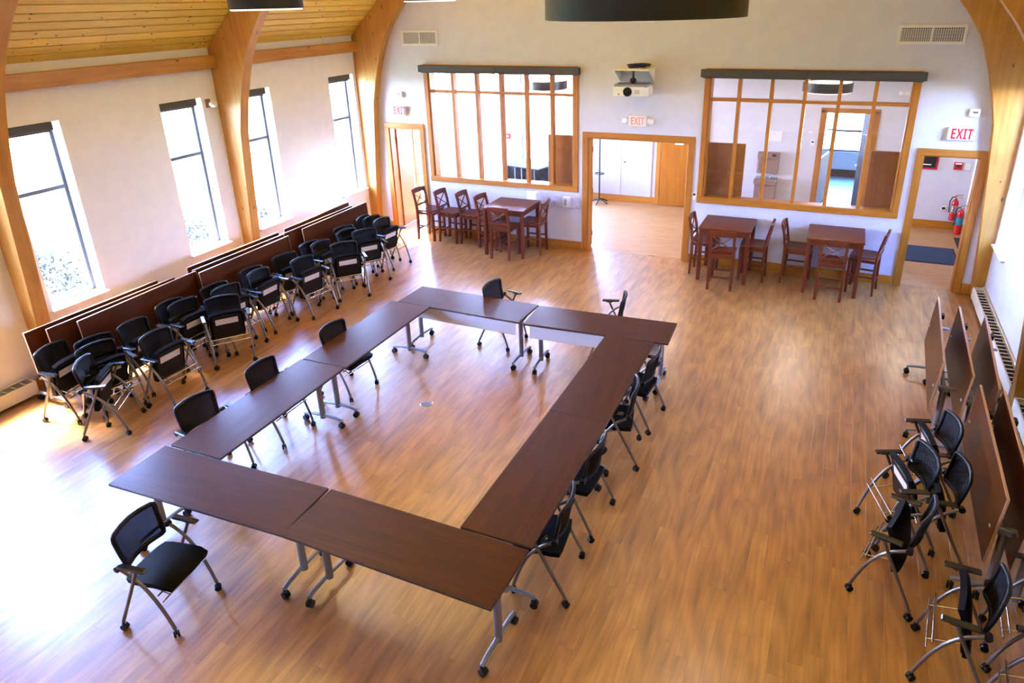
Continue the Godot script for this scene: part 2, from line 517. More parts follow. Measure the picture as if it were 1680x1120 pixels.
func make_shell():
	var s := Shape.new()
	s.box(Vector3((XL + XR) / 2, -0.12, (ZF - 0.1) / 2), Vector3(XR - XL + 0.5, 0.2, ZF + 0.1))
	var fl := struct("floor", s, M.joint, "tan wood plank floor of the meeting room")
	floor_boards(fl)
	# left wall
	s = Shape.new()
	var holes := []
	for w in WIN_L: holes.append([w[0], w[1], SILL, HEAD])
	holed(s, -0.2, ZF, 0.0, EAVE + 0.3, XL - 0.3, XL, false, holes)
	struct("wall_left", s, M.paint, "white painted side wall with tall narrow windows")
	s = Shape.new()
	holed(s, -0.2, ZF, 0.0, EAVE + 0.3, XR, XR + 0.3, false, [holes[0], holes[1]])
	struct("wall_right", s, M.paint_cool, "white painted side wall behind the folded tables on the right")
	# far wall with doors and inside windows, gable above
	s = Shape.new()
	var ridge_x := (XL + XR) / 2
	holed(s, XL - 0.3, XR + 0.3, 0.0, EAVE, -0.2, 0.0, true, [[-6.77, -6.03, 0.0, 2.17], [-2.44, -0.58, 0.0, 2.18], [3.055, 3.84, 0.0, 2.18], [-5.75, -2.71, 1.23, 3.34], [-0.30, 2.77, 1.23, 3.34]])
	var top := EAVE + (XR - XL) / 2 * tan(deg_to_rad(PITCH)) + 0.1
	s.prism(PackedVector2Array([Vector2(XL - 0.3, EAVE), Vector2(XR + 0.3, EAVE), Vector2(ridge_x, top + 0.3)]), -0.2, 0.0)
	struct("wall_back", s, M.paint_cool, "pale painted end wall with two inside windows and three doorways")
	s = Shape.new()
	s.box(Vector3(ridge_x, 2.0, ZF + 0.1), Vector3(XR - XL + 0.6, 4.0, 0.2))
	s.prism(PackedVector2Array([Vector2(XL - 0.3, 4.0), Vector2(XR + 0.3, 4.0), Vector2(ridge_x, top + 0.3)]), ZF, ZF + 0.2)
	struct("wall_front", s, M.paint, "painted end wall behind the camera")
	# roof
	var run := (XR - XL) / 2 / cos(deg_to_rad(PITCH)) + 0.3
	s = Shape.new()
	for sd in [-1.0, 1.0]:
		var b := Basis(Vector3.BACK, deg_to_rad(PITCH) * -sd)
		var eave := Vector3(XL if sd < 0 else XR, EAVE + 0.03, 0)
		var dir: Vector3 = b * Vector3(-sd, 0, 0)
		var nrm: Vector3 = b * Vector3.UP
		s.xf = Transform3D(b, eave + dir * (run / 2 - 0.25) + nrm * 0.13 + Vector3(0, 0, (ZF - 0.0) / 2))
		s.box(Vector3.ZERO, Vector3(run + 0.5, 0.2, ZF + 0.4))
	var ce := struct("ceiling", s, M.roof_gap, "knotty pine board ceiling sloping up from the side walls")
	ceiling_boards(ce)
	# eave beams and arches
	for bay in [[0.18, 3.64], [3.82, 7.37], [7.55, 11.1]]:
		for sd in [-1.0, 1.0]:
			s = Shape.new()
			s.off = Vector2(bay[0], sd)
			var x: float = XL + 0.07 if sd < 0 else XR - 0.07
			s.box(Vector3(x, 3.755, (bay[0] + bay[1]) / 2), Vector3(0.14, 0.19, bay[1] - bay[0]), 0.006)
			struct("trim_eave_beam", s, M.arch, "honey wood beam along the top of the side wall")
	var ain := [[0.0, 0.15], [0.8, 0.20], [1.6, 0.27], [2.08, 0.31], [2.7, 0.37], [3.12, 0.47], [3.45, 0.575], [3.74, 0.685], [3.95, 0.79], [4.2, 0.955], [4.45, 1.16], [4.7, 1.39]]
	var outline := PackedVector2Array()
	for p in ain: outline.append(Vector2(p[1], p[0]))
	var half := (XR - XL) / 2
	outline.append(Vector2(half, 4.7 + (half - 1.39) * tan(deg_to_rad(PITCH))))
	outline.append(Vector2(half, EAVE + half * tan(deg_to_rad(PITCH)) - 0.01))
	outline.append(Vector2(0.0, EAVE - 0.01))
	outline.append(Vector2(0.0, 0.0))
	for z in [0.0, 3.64, 7.37, 11.1]:
		for sd in [-1.0, 1.0]:
			s = Shape.new()
			s.off = Vector2(z * 0.37, sd)
			var poly := PackedVector2Array()
			for p in outline: poly.append(Vector2(XL + p.x if sd < 0 else XR - p.x, p.y))
			s.prism(poly, z + 0.002, z + 0.18)
			var a := struct("trim_arch", s, M.arch, "curved honey-coloured laminated timber arch")
	# baseboards
	var bb := [[XL + 0.15, -6.87], [-5.94, -2.55], [-0.47, 2.95], [3.945, XR - 0.15]]
	for r in bb:
		s = Shape.new()
		s.off = Vector2(rng.randf() * 5.0, rng.randf())
		s.box(Vector3((r[0] + r[1]) / 2, 0.08, 0.01), Vector3(r[1] - r[0], 0.16, 0.02), 0.004)
		struct("baseboard_back", s, M.trim, "honey wood baseboard along the end wall")
	for r in [[0.2, 3.6], [3.85, 7.35], [7.56, 7.72]]:
		s = Shape.new()
		s.box(Vector3(XL + 0.01, 0.08, (r[0] + r[1]) / 2), Vector3(0.02, 0.16, r[1] - r[0]), 0.004)
		struct("baseboard_left", s, M.trim, "honey wood baseboard along the window wall")

func floor_boards(fl: Node3D):
	# variants of one board: uv starts differ
	var variants := []
	for k in 14:
		var s := Shape.new()
		s.off = Vector2(rng.randf() * 9.0, rng.randf() * 9.0)
		s.box(Vector3(0, -0.01, 0), Vector3(FLOOR_W - 0.0005, 0.02, FLOOR_L - 0.0005), 0.0003, 2)
		variants.append(s.done())
	var all := []
	var cols := int(ceil((XR - XL) / FLOOR_W))
	var cam_inv := Transform3D(Basis(Vector3.UP, 0.4112) * Basis(Vector3.RIGHT, -0.4016) * Basis(Vector3.BACK, -0.0233), EYE).affine_inverse()
	for i in cols:
		var x := XL + (i + 0.5) * FLOOR_W
		var z := -0.1 - rng.randf() * FLOOR_L
		while z < ZF:
			var z0: float = max(z, -0.1)
			var z1: float = min(z + FLOOR_L, ZF)
			z += FLOOR_L
			if z1 - z0 < 0.03: continue
			var p := Vector3(x, 0.0, (z0 + z1) / 2)
			var q := cam_inv * p
			var near := 1e9
			if q.z < -0.5:
				var u := 840.0 + 34.75 + 1165.4 * q.x / -q.z
				var v := 560.0 - 64.6 - 1165.4 * q.y / -q.z
				if u > -40 and u < 1720 and v > 0 and v < 1180: near = q.length()
			all.append([near, p, (z1 - z0) / FLOOR_L, rng.randi() % 14, [0, 1, 1, 2, 1, 0, 2][rng.randi() % 7]])
	all.sort_custom(func(a, b): return a[0] < b[0])
	var rest := [SurfaceTool.new(), SurfaceTool.new(), SurfaceTool.new()]
	for i in all.size():
		var e = all[i]
		var t := Transform3D(Basis.from_scale(Vector3(1, 1, e[2])), e[1])
		if i < 300 and e[0] < 1e8:
			var o := put("plank", variants[e[3]], M.board[e[4]], fl)
			o.transform = t
		else:
			rest[e[4]].append_from(variants[e[3]], 0, t)
	var am := ArrayMesh.new()
	for k in 3:
		am = rest[k].commit(am)
		am.surface_set_material(k, M.board[k])
	var r := put("plank_field", am, null, fl)
	r.set_meta("kind", "stuff")

func ceiling_boards(ce: Node3D):
	var bw := 0.134
	var ang := deg_to_rad(PITCH)
	var n := int((XR - XL) / 2 / cos(ang) / bw) + 1
	var rest := [SurfaceTool.new(), SurfaceTool.new(), SurfaceTool.new()]
	for sd in [-1.0, 1.0]:
		var b := Basis(Vector3.BACK, ang * -sd)
		var dir: Vector3 = b * Vector3(-sd, 0, 0)
		var nrm: Vector3 = b * Vector3.UP
		for i in n:
			var z := -rng.randf() * 3.0
			while z < ZF:
				var l := rng.randf_range(2.2, 4.2)
				var z0: float = max(z, 0.0)
				var z1: float = min(z + l, ZF)
				z += l
				if z1 - z0 < 0.05: continue
				var s := Shape.new()
				s.off = Vector2(rng.randf() * 9, rng.randf() * 9)
				s.xf = Transform3D(b, Vector3(XL if sd < 0 else XR, EAVE, (z0 + z1) / 2) + dir * (i + 0.5) * bw + nrm * 0.012)
				s.box(Vector3.ZERO, Vector3(bw - 0.011, 0.022, z1 - z0 - 0.003), 0.006, 2)
				var k: int = rng.randi() % 3
				if sd < 0 and i < 12 and z0 < 9.0:
					obj("ceiling_board", s, M.pine[k], ce)
				else:
					rest[k].append_from(s.done(), 0, Transform3D.IDENTITY)
	var am := ArrayMesh.new()
	for k in 3:
		am = rest[k].commit(am)
		am.surface_set_material(k, M.pine[k])
	put("ceiling_board_field", am, null, ce).set_meta("kind", "stuff")

# frame of four casing boards round an opening in the far wall, mitred look by plain butt joints
func casing(called: String, x0: float, x1: float, h: float, label: String) -> Node3D:
	var t := Node3D.new()
	t.name = numbered(called)
	add_child(t)
	t.set_meta("kind", "structure")
	t.set_meta("label", label)
	var w := 0.105
	for z in [0.012, -0.212]:
		for e in [[x0 - w / 2 + 0.005, h / 2], [x1 + w / 2 - 0.005, h / 2]]:
			part_box("casing_side", Vector3(e[0], e[1], z), Vector3(w, h, 0.024), M.trim, t)
		part_box("casing_head", Vector3((x0 + x1) / 2, h + w / 2, z), Vector3(x1 - x0 + 2 * w - 0.01, w, 0.024), M.trim, t)
	for e in [x0 + 0.01, x1 - 0.01]:
		part_box("jamb", Vector3(e, h / 2, -0.1), Vector3(0.02, h, 0.2), M.trim, t)
	part_box("head_jamb", Vector3((x0 + x1) / 2, h - 0.01, -0.1), Vector3(x1 - x0, 0.02, 0.2), M.trim, t)
	return t

func inside_window(called: String, x0: float, x1: float, first: float, step: float, label: String, l1: String, l2: String):
	# x0, x1: outer edges of the casing
	var t := Node3D.new()
	t.name = numbered(called)
	add_child(t)
	t.set_meta("kind", "structure")
	t.set_meta("label", label)
	var y0 := 1.14; var y1 := 3.42; var w := 0.085
	part_box("sill_casing", Vector3((x0 + x1) / 2, y0 + 0.05, 0.02), Vector3(x1 - x0, 0.10, 0.04), M.trim, t)
	part_box("head_casing", Vector3((x0 + x1) / 2, y1 - w / 2, 0.012), Vector3(x1 - x0, w, 0.024), M.trim, t)
	for x in [x0 + w / 2, x1 - w / 2]:
		part_box("side_casing", Vector3(x, (y0 + y1) / 2 + 0.01, 0.012), Vector3(w, y1 - y0 - 0.19, 0.024), M.trim, t)
	for x in [x0 + w + 0.015, x1 - w - 0.015]:
		part_box("side_jamb", Vector3(x, (y0 + y1) / 2, -0.1), Vector3(0.03, 2.12, 0.2), M.trim, t)
	part_box("sill_board", Vector3((x0 + x1) / 2, y0 + 0.095, -0.1), Vector3(x1 - x0 - 0.16, 0.02, 0.22), M.trim, t)
	part_box("head_jamb", Vector3((x0 + x1) / 2, 3.325, -0.1), Vector3(x1 - x0 - 0.16, 0.03, 0.2), M.trim, t)
	var xs := [x0 + w + 0.03]
	for k in 5:
		var m := first + step * k
		part_box("mullion", Vector3(m, 2.28, -0.09), Vector3(0.055, 2.07, 0.13), M.trim, t)
		xs.append(m)
	xs.append(x1 - w - 0.03)
	part_box("transom", Vector3((x0 + x1) / 2, 2.915, -0.085), Vector3(x1 - x0 - 0.2, 0.05, 0.124), M.trim, t)
	for k in 6:
		for r in [[1.245, 2.89], [2.94, 3.31]]:
			var a: float = xs[k] + (0.0 if k == 0 else 0.0275)
			var b: float = xs[k + 1] - (0.0 if k == 5 else 0.0275)
			part_box("pane", Vector3((a + b) / 2, (r[0] + r[1]) / 2, -0.10), Vector3(b - a, r[1] - r[0], 0.006), M.glass, t, 0.0)
	# two roller shades over the head
	var mid := (x0 + x1) / 2
	for e in [[x0 - 0.06, mid - 0.004, l1], [mid + 0.004, x1 + 0.05, l2]]:
		var sh := thing("roller_shade", e[2], "roller shade", Vector3((e[0] + e[1]) / 2, 3.285, 0.026), 0, "dark roller shades above the inside windows")
		part_box("cassette", Vector3(0, 0.062, 0.045), Vector3(e[1] - e[0], 0.125, 0.09), M.shade, sh, 0.006)
		part_box("hem_bar", Vector3(0, -0.008, 0.03), Vector3(e[1] - e[0] - 0.06, 0.02, 0.014), M.shade, sh, 0.004)

func outside_window(n: int, z0: float, z1: float, left: bool, label: String, shade_label: String):
	var t := Node3D.new()
	t.name = "window_%d" % n
	add_child(t)
	t.set_meta("kind", "structure")
	t.set_meta("label", label)
	var sg := -1.0 if left else 1.0
	var xw: float = XL if left else XR
	var xg := xw + sg * 0.22
	var zc := (z0 + z1) / 2
	var f := 0.045
	for z in [z0 + f / 2, z1 - f / 2]:
		part_box("frame_side", Vector3(xg, (SILL + HEAD) / 2, z), Vector3(0.07, HEAD - SILL, f), M.bronze, t)
	for y in [SILL + f / 2, HEAD - f / 2]:
		part_box("frame_rail", Vector3(xg, y, zc), Vector3(0.07, f, z1 - z0 - 2 * f), M.bronze, t)
	part_box("transom", Vector3(xg, 2.40, zc), Vector3(0.08, 0.055, z1 - z0 - 2 * f), M.bronze, t)
	for r in [[SILL + f, 2.3725], [2.4275, HEAD - f]]:
		part_box("pane", Vector3(xg, (r[0] + r[1]) / 2, zc), Vector3(0.008, r[1] - r[0], z1 - z0 - 2 * f), M.glass, t, 0.0)
	part_box("sill", Vector3(xw + sg * 0.06, SILL - 0.012, zc), Vector3(0.24, 0.03, z1 - z0 + 0.06), M.white, t, 0.005)
	if shade_label:
		var sh := thing("roller_shade", shade_label, "roller shade", Vector3(xw + sg * 0.05, HEAD - 0.105, zc + 0.04), 0, "dark roller shades in the window heads")
		part_box("cassette", Vector3(0, 0.05, 0), Vector3(0.09, 0.10, z1 - z0 - 0.1), M.shade, sh, 0.006)
		part_box("hem_bar", Vector3(0, -0.012, 0), Vector3(0.016, 0.024, z1 - z0 - 0.14), M.shade, sh, 0.004)

func make_openings():
	casing("door_1", -6.77, -6.03, 2.17, "narrow honey wood doorway beside the left arch")
	casing("door_2", -2.44, -0.58, 2.18, "wide double doorway with honey wood casing")
	casing("door_3", 3.055, 3.84, 2.18, "honey wood doorway near the right arch")
	# door leaves
	var d := thing("wooden_door", "pale wooden door standing open in the left doorway, with narrow glass", "door", Vector3(-6.75, 0, -0.2), 0)
	leaf(d, 0.82, 2.15, true)
	d.rotation.y = deg_to_rad(93)
	d = thing("wooden_door", "open wooden door leaf seen through the right end of the left inside window", "door", Vector3(-2.45, 0, -0.31), 180)
	leaf(d, 0.9, 2.15, false)
	d = thing("wooden_door", "open wooden door leaf behind the left panes of the right inside window", "door", Vector3(-0.56, 0, -0.31), 0)
	leaf(d, 0.9, 2.15, false)
	d = thing("wooden_door", "open wooden door leaf behind the right panes of the right inside window", "door", Vector3(3.07, 0, -0.31), 180)
	leaf(d, 0.75, 2.15, false)
	inside_window("window_1", -5.83, -2.63, -5.225, 0.515, "left inside window of twelve panes in honey wood", "dark shade over the left half of the left inside window", "dark shade over the right half of the left inside window")
	inside_window("window_2", -0.38, 2.85, 0.185, 0.515, "right inside window of twelve panes in honey wood", "dark shade over the left half of the right inside window", "dark shade over the right half of the right inside window")
	var names := ["far end by the corner arch", "right beside the middle arch on its far side", "left of the middle arch", "nearest window seen on the left edge"]
	for i in WIN_L.size():
		var lab := "tall narrow window with dark frame, outside the picture"
		if i < 4: lab = "tall narrow outside window, " + names[i]
		var shl := ""
		if i < 4: shl = ["dark shade in the window nearest the far corner", "dark shade in the window just right of the middle arch", "dark shade in the window just left of the middle arch", "dark shade in the window at the left edge of the photo"][i]
		outside_window(3 + i, WIN_L[i][0], WIN_L[i][1], true, lab, shl)
		if i < 2: outside_window(10 + i, WIN_L[i][0], WIN_L[i][1], false, "tall narrow outside window in the right wall", "")

func leaf(d: Node3D, w: float, h: float, lite: bool):
	# hinge at origin, leaf runs along +x
	if not lite:
		part_box("panel", Vector3(w / 2, h / 2 + 0.01, 0), Vector3(w, h - 0.02, 0.044), M.door, d)
	else:
		var s := Shape.new()
		holed(s, 0.0, w, 0.015, h, -0.022, 0.022, true, [[w - 0.26, w - 0.14, 0.75, 2.0]])
		obj("panel", s, M.door, d)
		part_box("glass_strip", Vector3(w - 0.2, 1.375, 0), Vector3(0.12, 1.25, 0.008), M.glass, d, 0.0)
	for z in [0.03, -0.03]:
		var k := Shape.new()
		var sg: float = sign(z)
		k.rod(Vector3(w - 0.07, 1.0, z * 0.6), Vector3(w - 0.07, 1.0, z + sg * 0.035), 0.012)
		k.tube([Vector3(w - 0.07, 1.0, z + sg * 0.035), Vector3(w - 0.12, 1.0, z + sg * 0.04), Vector3(w - 0.18, 0.995, z + sg * 0.035)], 0.009)
		obj("lever_handle", k, M.steel, d)
	for y in [0.25, 1.1, 1.9]:
		var k := Shape.new()
		k.rod(Vector3(-0.004, y - 0.05, 0.024), Vector3(-0.004, y + 0.05, 0.024), 0.009)
		obj("hinge", k, M.steel, d)

# ---------------------------------------------------------------- hall behind the far wall
func make_hall():
	var s := Shape.new()
	s.box(Vector3(-1.5, -0.12, -2.0), Vector3(12.0, 0.2, 3.8))
	var fl := struct("floor_hall", s, M.joint, "pale wood plank floor of the hall behind")
	var st := SurfaceTool.new()
	var z := -0.1
	while z > -3.8:
		var x := -7.4 - rng.randf() * 1.2
		while x < 4.6:
			var b := Shape.new()
			b.off = Vector2(rng.randf() * 9, rng.randf() * 9)
			b.box(Vector3(x + 0.61, -0.01, z - 0.0675), Vector3(1.2188, 0.02, 0.1338), 0.0012, 0)
			st.append_from(b.done(), 0, Transform3D.IDENTITY)
			x += 1.22
		z -= 0.135
	put("plank_field", st.commit(), M.hall_board, fl).set_meta("kind", "stuff")
	s = Shape.new()
	holed(s, -7.6, 4.6, 0.0, 3.45, -3.9, -3.7, true, [[1.49, 2.41, 0.0, 2.25], [-7.3, -6.15, 0.1, 3.2], [-5.45, -3.75, 0.1, 3.2]])
	struct("wall_hall_back", s, M.paint_cool, "pale wall across the hall")
	s = Shape.new()
	s.box(Vector3(4.42, 1.72, -1.95), Vector3(0.16, 3.45, 3.7))
	struct("wall_hall_right", s, M.paint, "pale side wall at the right end of the hall")
	s = Shape.new()
	holed(s, -3.7, -0.2, 0.0, 3.45, -7.6, -7.45, false, [[-3.4, -0.5, 0.15, 3.1]])
	struct("wall_hall_left", s, M.paint, "left end wall of the hall with a large window")
	s = Shape.new()
	s.box(Vector3(-1.5, 3.4, -1.95), Vector3(12.2, 0.1, 3.5))
	struct("ceiling_hall", s, M.paint, "white ceiling of the hall")
	var w := Node3D.new(); w.name = "window_20"; add_child(w); w.set_meta("kind", "structure"); w.set_meta("label", "large glazed end of the hall")
	for zz in [-3.38, -2.42, -1.46, -0.52]:
		part_box("frame_post", Vector3(-7.52, 1.62, zz), Vector3(0.07, 2.95, 0.05), M.silver, w)
	part_box("frame_rail", Vector3(-7.52, 2.2, -1.95), Vector3(0.06, 0.05, 2.9), M.silver, w)
	for k in 3:
		part_box("pane", Vector3(-7.52, 1.62, -2.9 + k * 0.95), Vector3(0.008, 2.95, 0.9), M.glass, w, 0.0)
	for g in [[-7.3, -6.15, 2, "window_22"], [-5.45, -3.75, 2, "window_23"]]:
		w = Node3D.new(); w.name = g[3]; add_child(w); w.set_meta("kind", "structure"); w.set_meta("label", "glazed outside wall of the hall behind the left window")
		var wd: float = (g[1] - g[0]) / g[2]
		for i in g[2] + 1: part_box("frame_post", Vector3(g[0] + wd * i, 1.65, -3.8), Vector3(0.05, 3.1, 0.07), M.silver, w)
		for y in [0.12, 3.18]: part_box("frame_rail", Vector3((g[0] + g[1]) / 2, y, -3.8), Vector3(g[1] - g[0], 0.05, 0.07), M.silver, w)
		for i in g[2]: part_box("pane", Vector3(g[0] + wd * (i + 0.5), 1.65, -3.8), Vector3(wd - 0.05, 3.0, 0.008), M.glass, w, 0.0)
	for r in [[-7.4, -2.03], [-0.87, 1.40], [2.50, 4.34]]:
		s = Shape.new()
		s.off = Vector2(rng.randf() * 5, 0)
		s.box(Vector3((r[0] + r[1]) / 2, 0.085, -3.69), Vector3(r[1] - r[0], 0.17, 0.02), 0.004)
		struct("baseboard_hall_back", s, M.trim, "honey wood baseboard across the hall")
	s = Shape.new()
	s.box(Vector3(4.33, 0.085, -2.0), Vector3(0.02, 0.17, 3.3), 0.004)
	struct("baseboard_hall_right", s, M.trim, "honey wood baseboard at the hall end")
	# closed door seen through the double doorway
	var t := thing("closed_door", "closed honey wood door seen through the wide doorway", "door", Vector3(-1.45, 0, -3.69), 0)
	part_box("panel", Vector3(0, 1.08, 0.01), Vector3(0.95, 2.14, 0.03), M.door, t)
	for x in [-0.53, 0.53]: part_box("casing_side", Vector3(x, 1.08, 0.012), Vector3(0.10, 2.16, 0.024), M.trim, t)
	part_box("casing_head", Vector3(0, 2.21, 0.012), Vector3(1.16, 0.10, 0.024), M.trim, t)
	for y in [0.3, 1.25, 1.95]: part_box("hinge", Vector3(-0.478, y, 0.03), Vector3(0.02, 0.1, 0.012), M.steel, t, 0.002)
	part_box("notice", Vector3(-0.06, 1.46, 0.028), Vector3(0.2, 0.05, 0.004), M.paper, t, 0.0)
	part_box("closer", Vector3(0.30, 1.98, 0.05), Vector3(0.2, 0.06, 0.05), M.black, t)
	# closet front
	t = thing("closet_doors", "flush white closet doors with a small knob beyond the wide doorway", "closet", Vector3(-2.86, 0.17, -3.69), 0)
	for e in [-0.37, 0.37]: part_box("door_panel", Vector3(e, 1.0, 0.006), Vector3(0.734, 2.0, 0.02), M.closet, t)
	var k := Shape.new()
	k.ball(Vector3(0.09, 0.8, 0.035), Vector3(0.022, 0.018, 0.02))
	obj("knob", k, M.black, t)
	coat_rack()
	# glazed office beyond
	t = Node3D.new(); t.name = "door_4"; add_child(t); t.set_meta("kind", "structure"); t.set_meta("label", "honey wood doorway to the office across the hall")
	for x in [1.44, 2.46]: part_box("casing_side", Vector3(x, 1.15, -3.69), Vector3(0.10, 2.3, 0.024), M.trim, t)
	part_box("casing_head", Vector3(1.95, 2.30, -3.69), Vector3(1.12, 0.10, 0.024), M.trim, t)
	for x in [1.5, 2.4]: part_box("jamb", Vector3(x, 1.12, -3.8), Vector3(0.02, 2.25, 0.2), M.trim, t)
	s = Shape.new()
	s.box(Vector3(2.0, -0.06, -5.95), Vector3(4.2, 0.12, 4.1))
	struct("floor_office", s, M.blue_floor, "blue grey floor of the office")
	s = Shape.new()
	holed(s, -0.1, 4.1, 0.0, 2.8, -8.0, -7.85, true, [[0.6, 3.4, 0.68, 2.3]])
	for x in [-0.1, 4.1]: s.box(Vector3(x, 1.4, -5.9), Vector3(0.1, 2.8, 4.0))
	struct("wall_office", s, mat(hexc("c6d2d8"), 0.7), "pale blue grey office walls")
	s = Shape.new()
	s.box(Vector3(2.0, 2.85, -5.9), Vector3(4.3, 0.1, 4.1))
	struct("ceiling_office", s, M.paint, "office ceiling")
	t = Node3D.new(); t.name = "window_21"; add_child(t); t.set_meta("kind", "structure"); t.set_meta("label", "wide office window with horizontal bars")
	for y in [0.70, 1.22, 2.28]: part_box("bar", Vector3(2.0, y, -7.92), Vector3(2.8, 0.06, 0.06), M.bronze, t)
	part_box("pane", Vector3(2.0, 1.49, -7.93), Vector3(2.8, 1.6, 0.008), M.glass, t, 0.0)
	s = Shape.new()
	s.box(Vector3(2.0, 0.12, -7.84), Vector3(4.0, 0.2, 0.02))
	struct("baseboard_office", s, M.dark_wood, "dark baseboard in the office")
	t = thing("office_door", "dark brown office door standing open beyond the hall", "door", Vector3(2.385, 0, -3.92), 0)
	leaf_dark(t)
	t.rotation.y = deg_to_rad(98)
	t = thing("glazed_screen", "glass office screen with pale lower panel seen through the office doorway", "screen", Vector3(1.47, 0, -4.3), 0)
	t.rotation.y = deg_to_rad(80)
	part_box("post", Vector3(0, 1.1, 0), Vector3(0.04, 2.2, 0.04), M.bronze, t)
	part_box("lower_panel", Vector3(0.5, 0.62, 0), Vector3(0.92, 1.1, 0.03), mat(hexc("a59a86"), 0.6), t)
	part_box("glass", Vector3(0.5, 1.69, 0), Vector3(0.92, 1.0, 0.01), M.glass, t, 0.0)
	part_box("bottom_rail", Vector3(0.5, 0.035, 0), Vector3(0.96, 0.07, 0.04), M.black, t)
	part_box("end_post", Vector3(1.0, 1.1, 0), Vector3(0.04, 2.2, 0.04), M.bronze, t)
	var hd := Shape.new()
	hd.tube([Vector3(0.9, 1.25, 0.02), Vector3(0.9, 1.25, 0.06), Vector3(0.8, 1.25, 0.06)], 0.012)
	obj("lever_handle", hd, M.steel, t)
	drinking_fountain()
	small_hall_things()
	black_stand()

func leaf_dark(t: Node3D):
	part_box("panel", Vector3(0.44, 1.09, 0), Vector3(0.88, 2.16, 0.045), M.dark_wood, t)
	for z in [0.03, -0.03]:
		var k := Shape.new()
		k.rod(Vector3(0.8, 1.0, 0), Vector3(0.8, 1.0, z * 2), 0.012)
		k.tube([Vector3(0.8, 1.0, z * 2), Vector3(0.74, 1.0, z * 2), Vector3(0.68, 1.0, z * 2)], 0.01)
		obj("lever_handle", k, M.steel, t)

func coat_rack():
	var t := thing("coat_rack", "slim black coat rack on a star base beyond the wide doorway", "coat rack", Vector3(-3.3, 0, -3.38))
	var s := Shape.new()
	s.rod(Vector3(0, 0.08, 0), Vector3(0, 1.78, 0), 0.017, 10)
	obj("pole", s, M.black, t)
	for i in 5:
		s = Shape.new()
		var a := TAU * i / 5 + 0.3
		var d := Vector3(cos(a), 0, sin(a))
		s.tube([Vector3(0, 0.10, 0), d * 0.12 + Vector3(0, 0.085, 0), d * 0.24 + Vector3(0, 0.02, 0)], 0.017)
		obj("base_leg", s, M.black, t)
	s = Shape.new()
	var ring := []
	for i in 17: ring.append(Vector3(cos(TAU * i / 16) * 0.11, 0.72, sin(TAU * i / 16) * 0.11))
	s.tube(ring, 0.010, 6, 1.0, false)
	s.rod(Vector3(0, 0.72, 0), Vector3(0.11, 0.72, 0), 0.007)
	s.rod(Vector3(0, 0.72, 0), Vector3(-0.11, 0.72, 0), 0.007)
	obj("umbrella_ring", s, M.black, t)
	for i in 4:
		s = Shape.new()
		var a := TAU * i / 4 + 0.4
		var d := Vector3(cos(a), 0, sin(a))
		s.tube([Vector3(0, 1.66, 0), d * 0.08 + Vector3(0, 1.64, 0), d * 0.13 + Vector3(0, 1.72, 0)], 0.009)
		obj("hook", s, M.black, t)

func drinking_fountain():
	var t := thing("drinking_fountain", "taupe and steel wall drinking fountain with bottle filler", "fountain", Vector3(0.45, 0.3, -3.7))
	part_box("cabinet", Vector3(0, 0.22, 0.15), Vector3(0.44, 0.46, 0.3), M.taupe, t, 0.01)
	part_box("apron", Vector3(0, 0.48, 0.17), Vector3(0.48, 0.09, 0.34), M.taupe, t, 0.012)
	var s := Shape.new()
	s.box(Vector3(0, 0.535, 0.17), Vector3(0.46, 0.02, 0.33), 0.006)
	obj("basin", s, M.stainless, t)
	part_box("filler_panel", Vector3(0, 0.85, 0.05), Vector3(0.44, 0.44, 0.10), M.taupe, t, 0.01)
	part_box("filler_head", Vector3(0, 1.03, 0.08), Vector3(0.45, 0.12, 0.14), M.taupe, t, 0.01)
	part_box("alcove", Vector3(-0.12, 0.82, 0.104), Vector3(0.13, 0.26, 0.01), M.stainless, t)
	part_box("display", Vector3(0.12, 1.04, 0.152), Vector3(0.08, 0.06, 0.006), M.black, t, 0.0)
	s = Shape.new()
	s.ball(Vector3(0.08, 0.56, 0.14), Vector3(0.025, 0.035, 0.025))
	obj("bubbler", s, M.chrome, t)

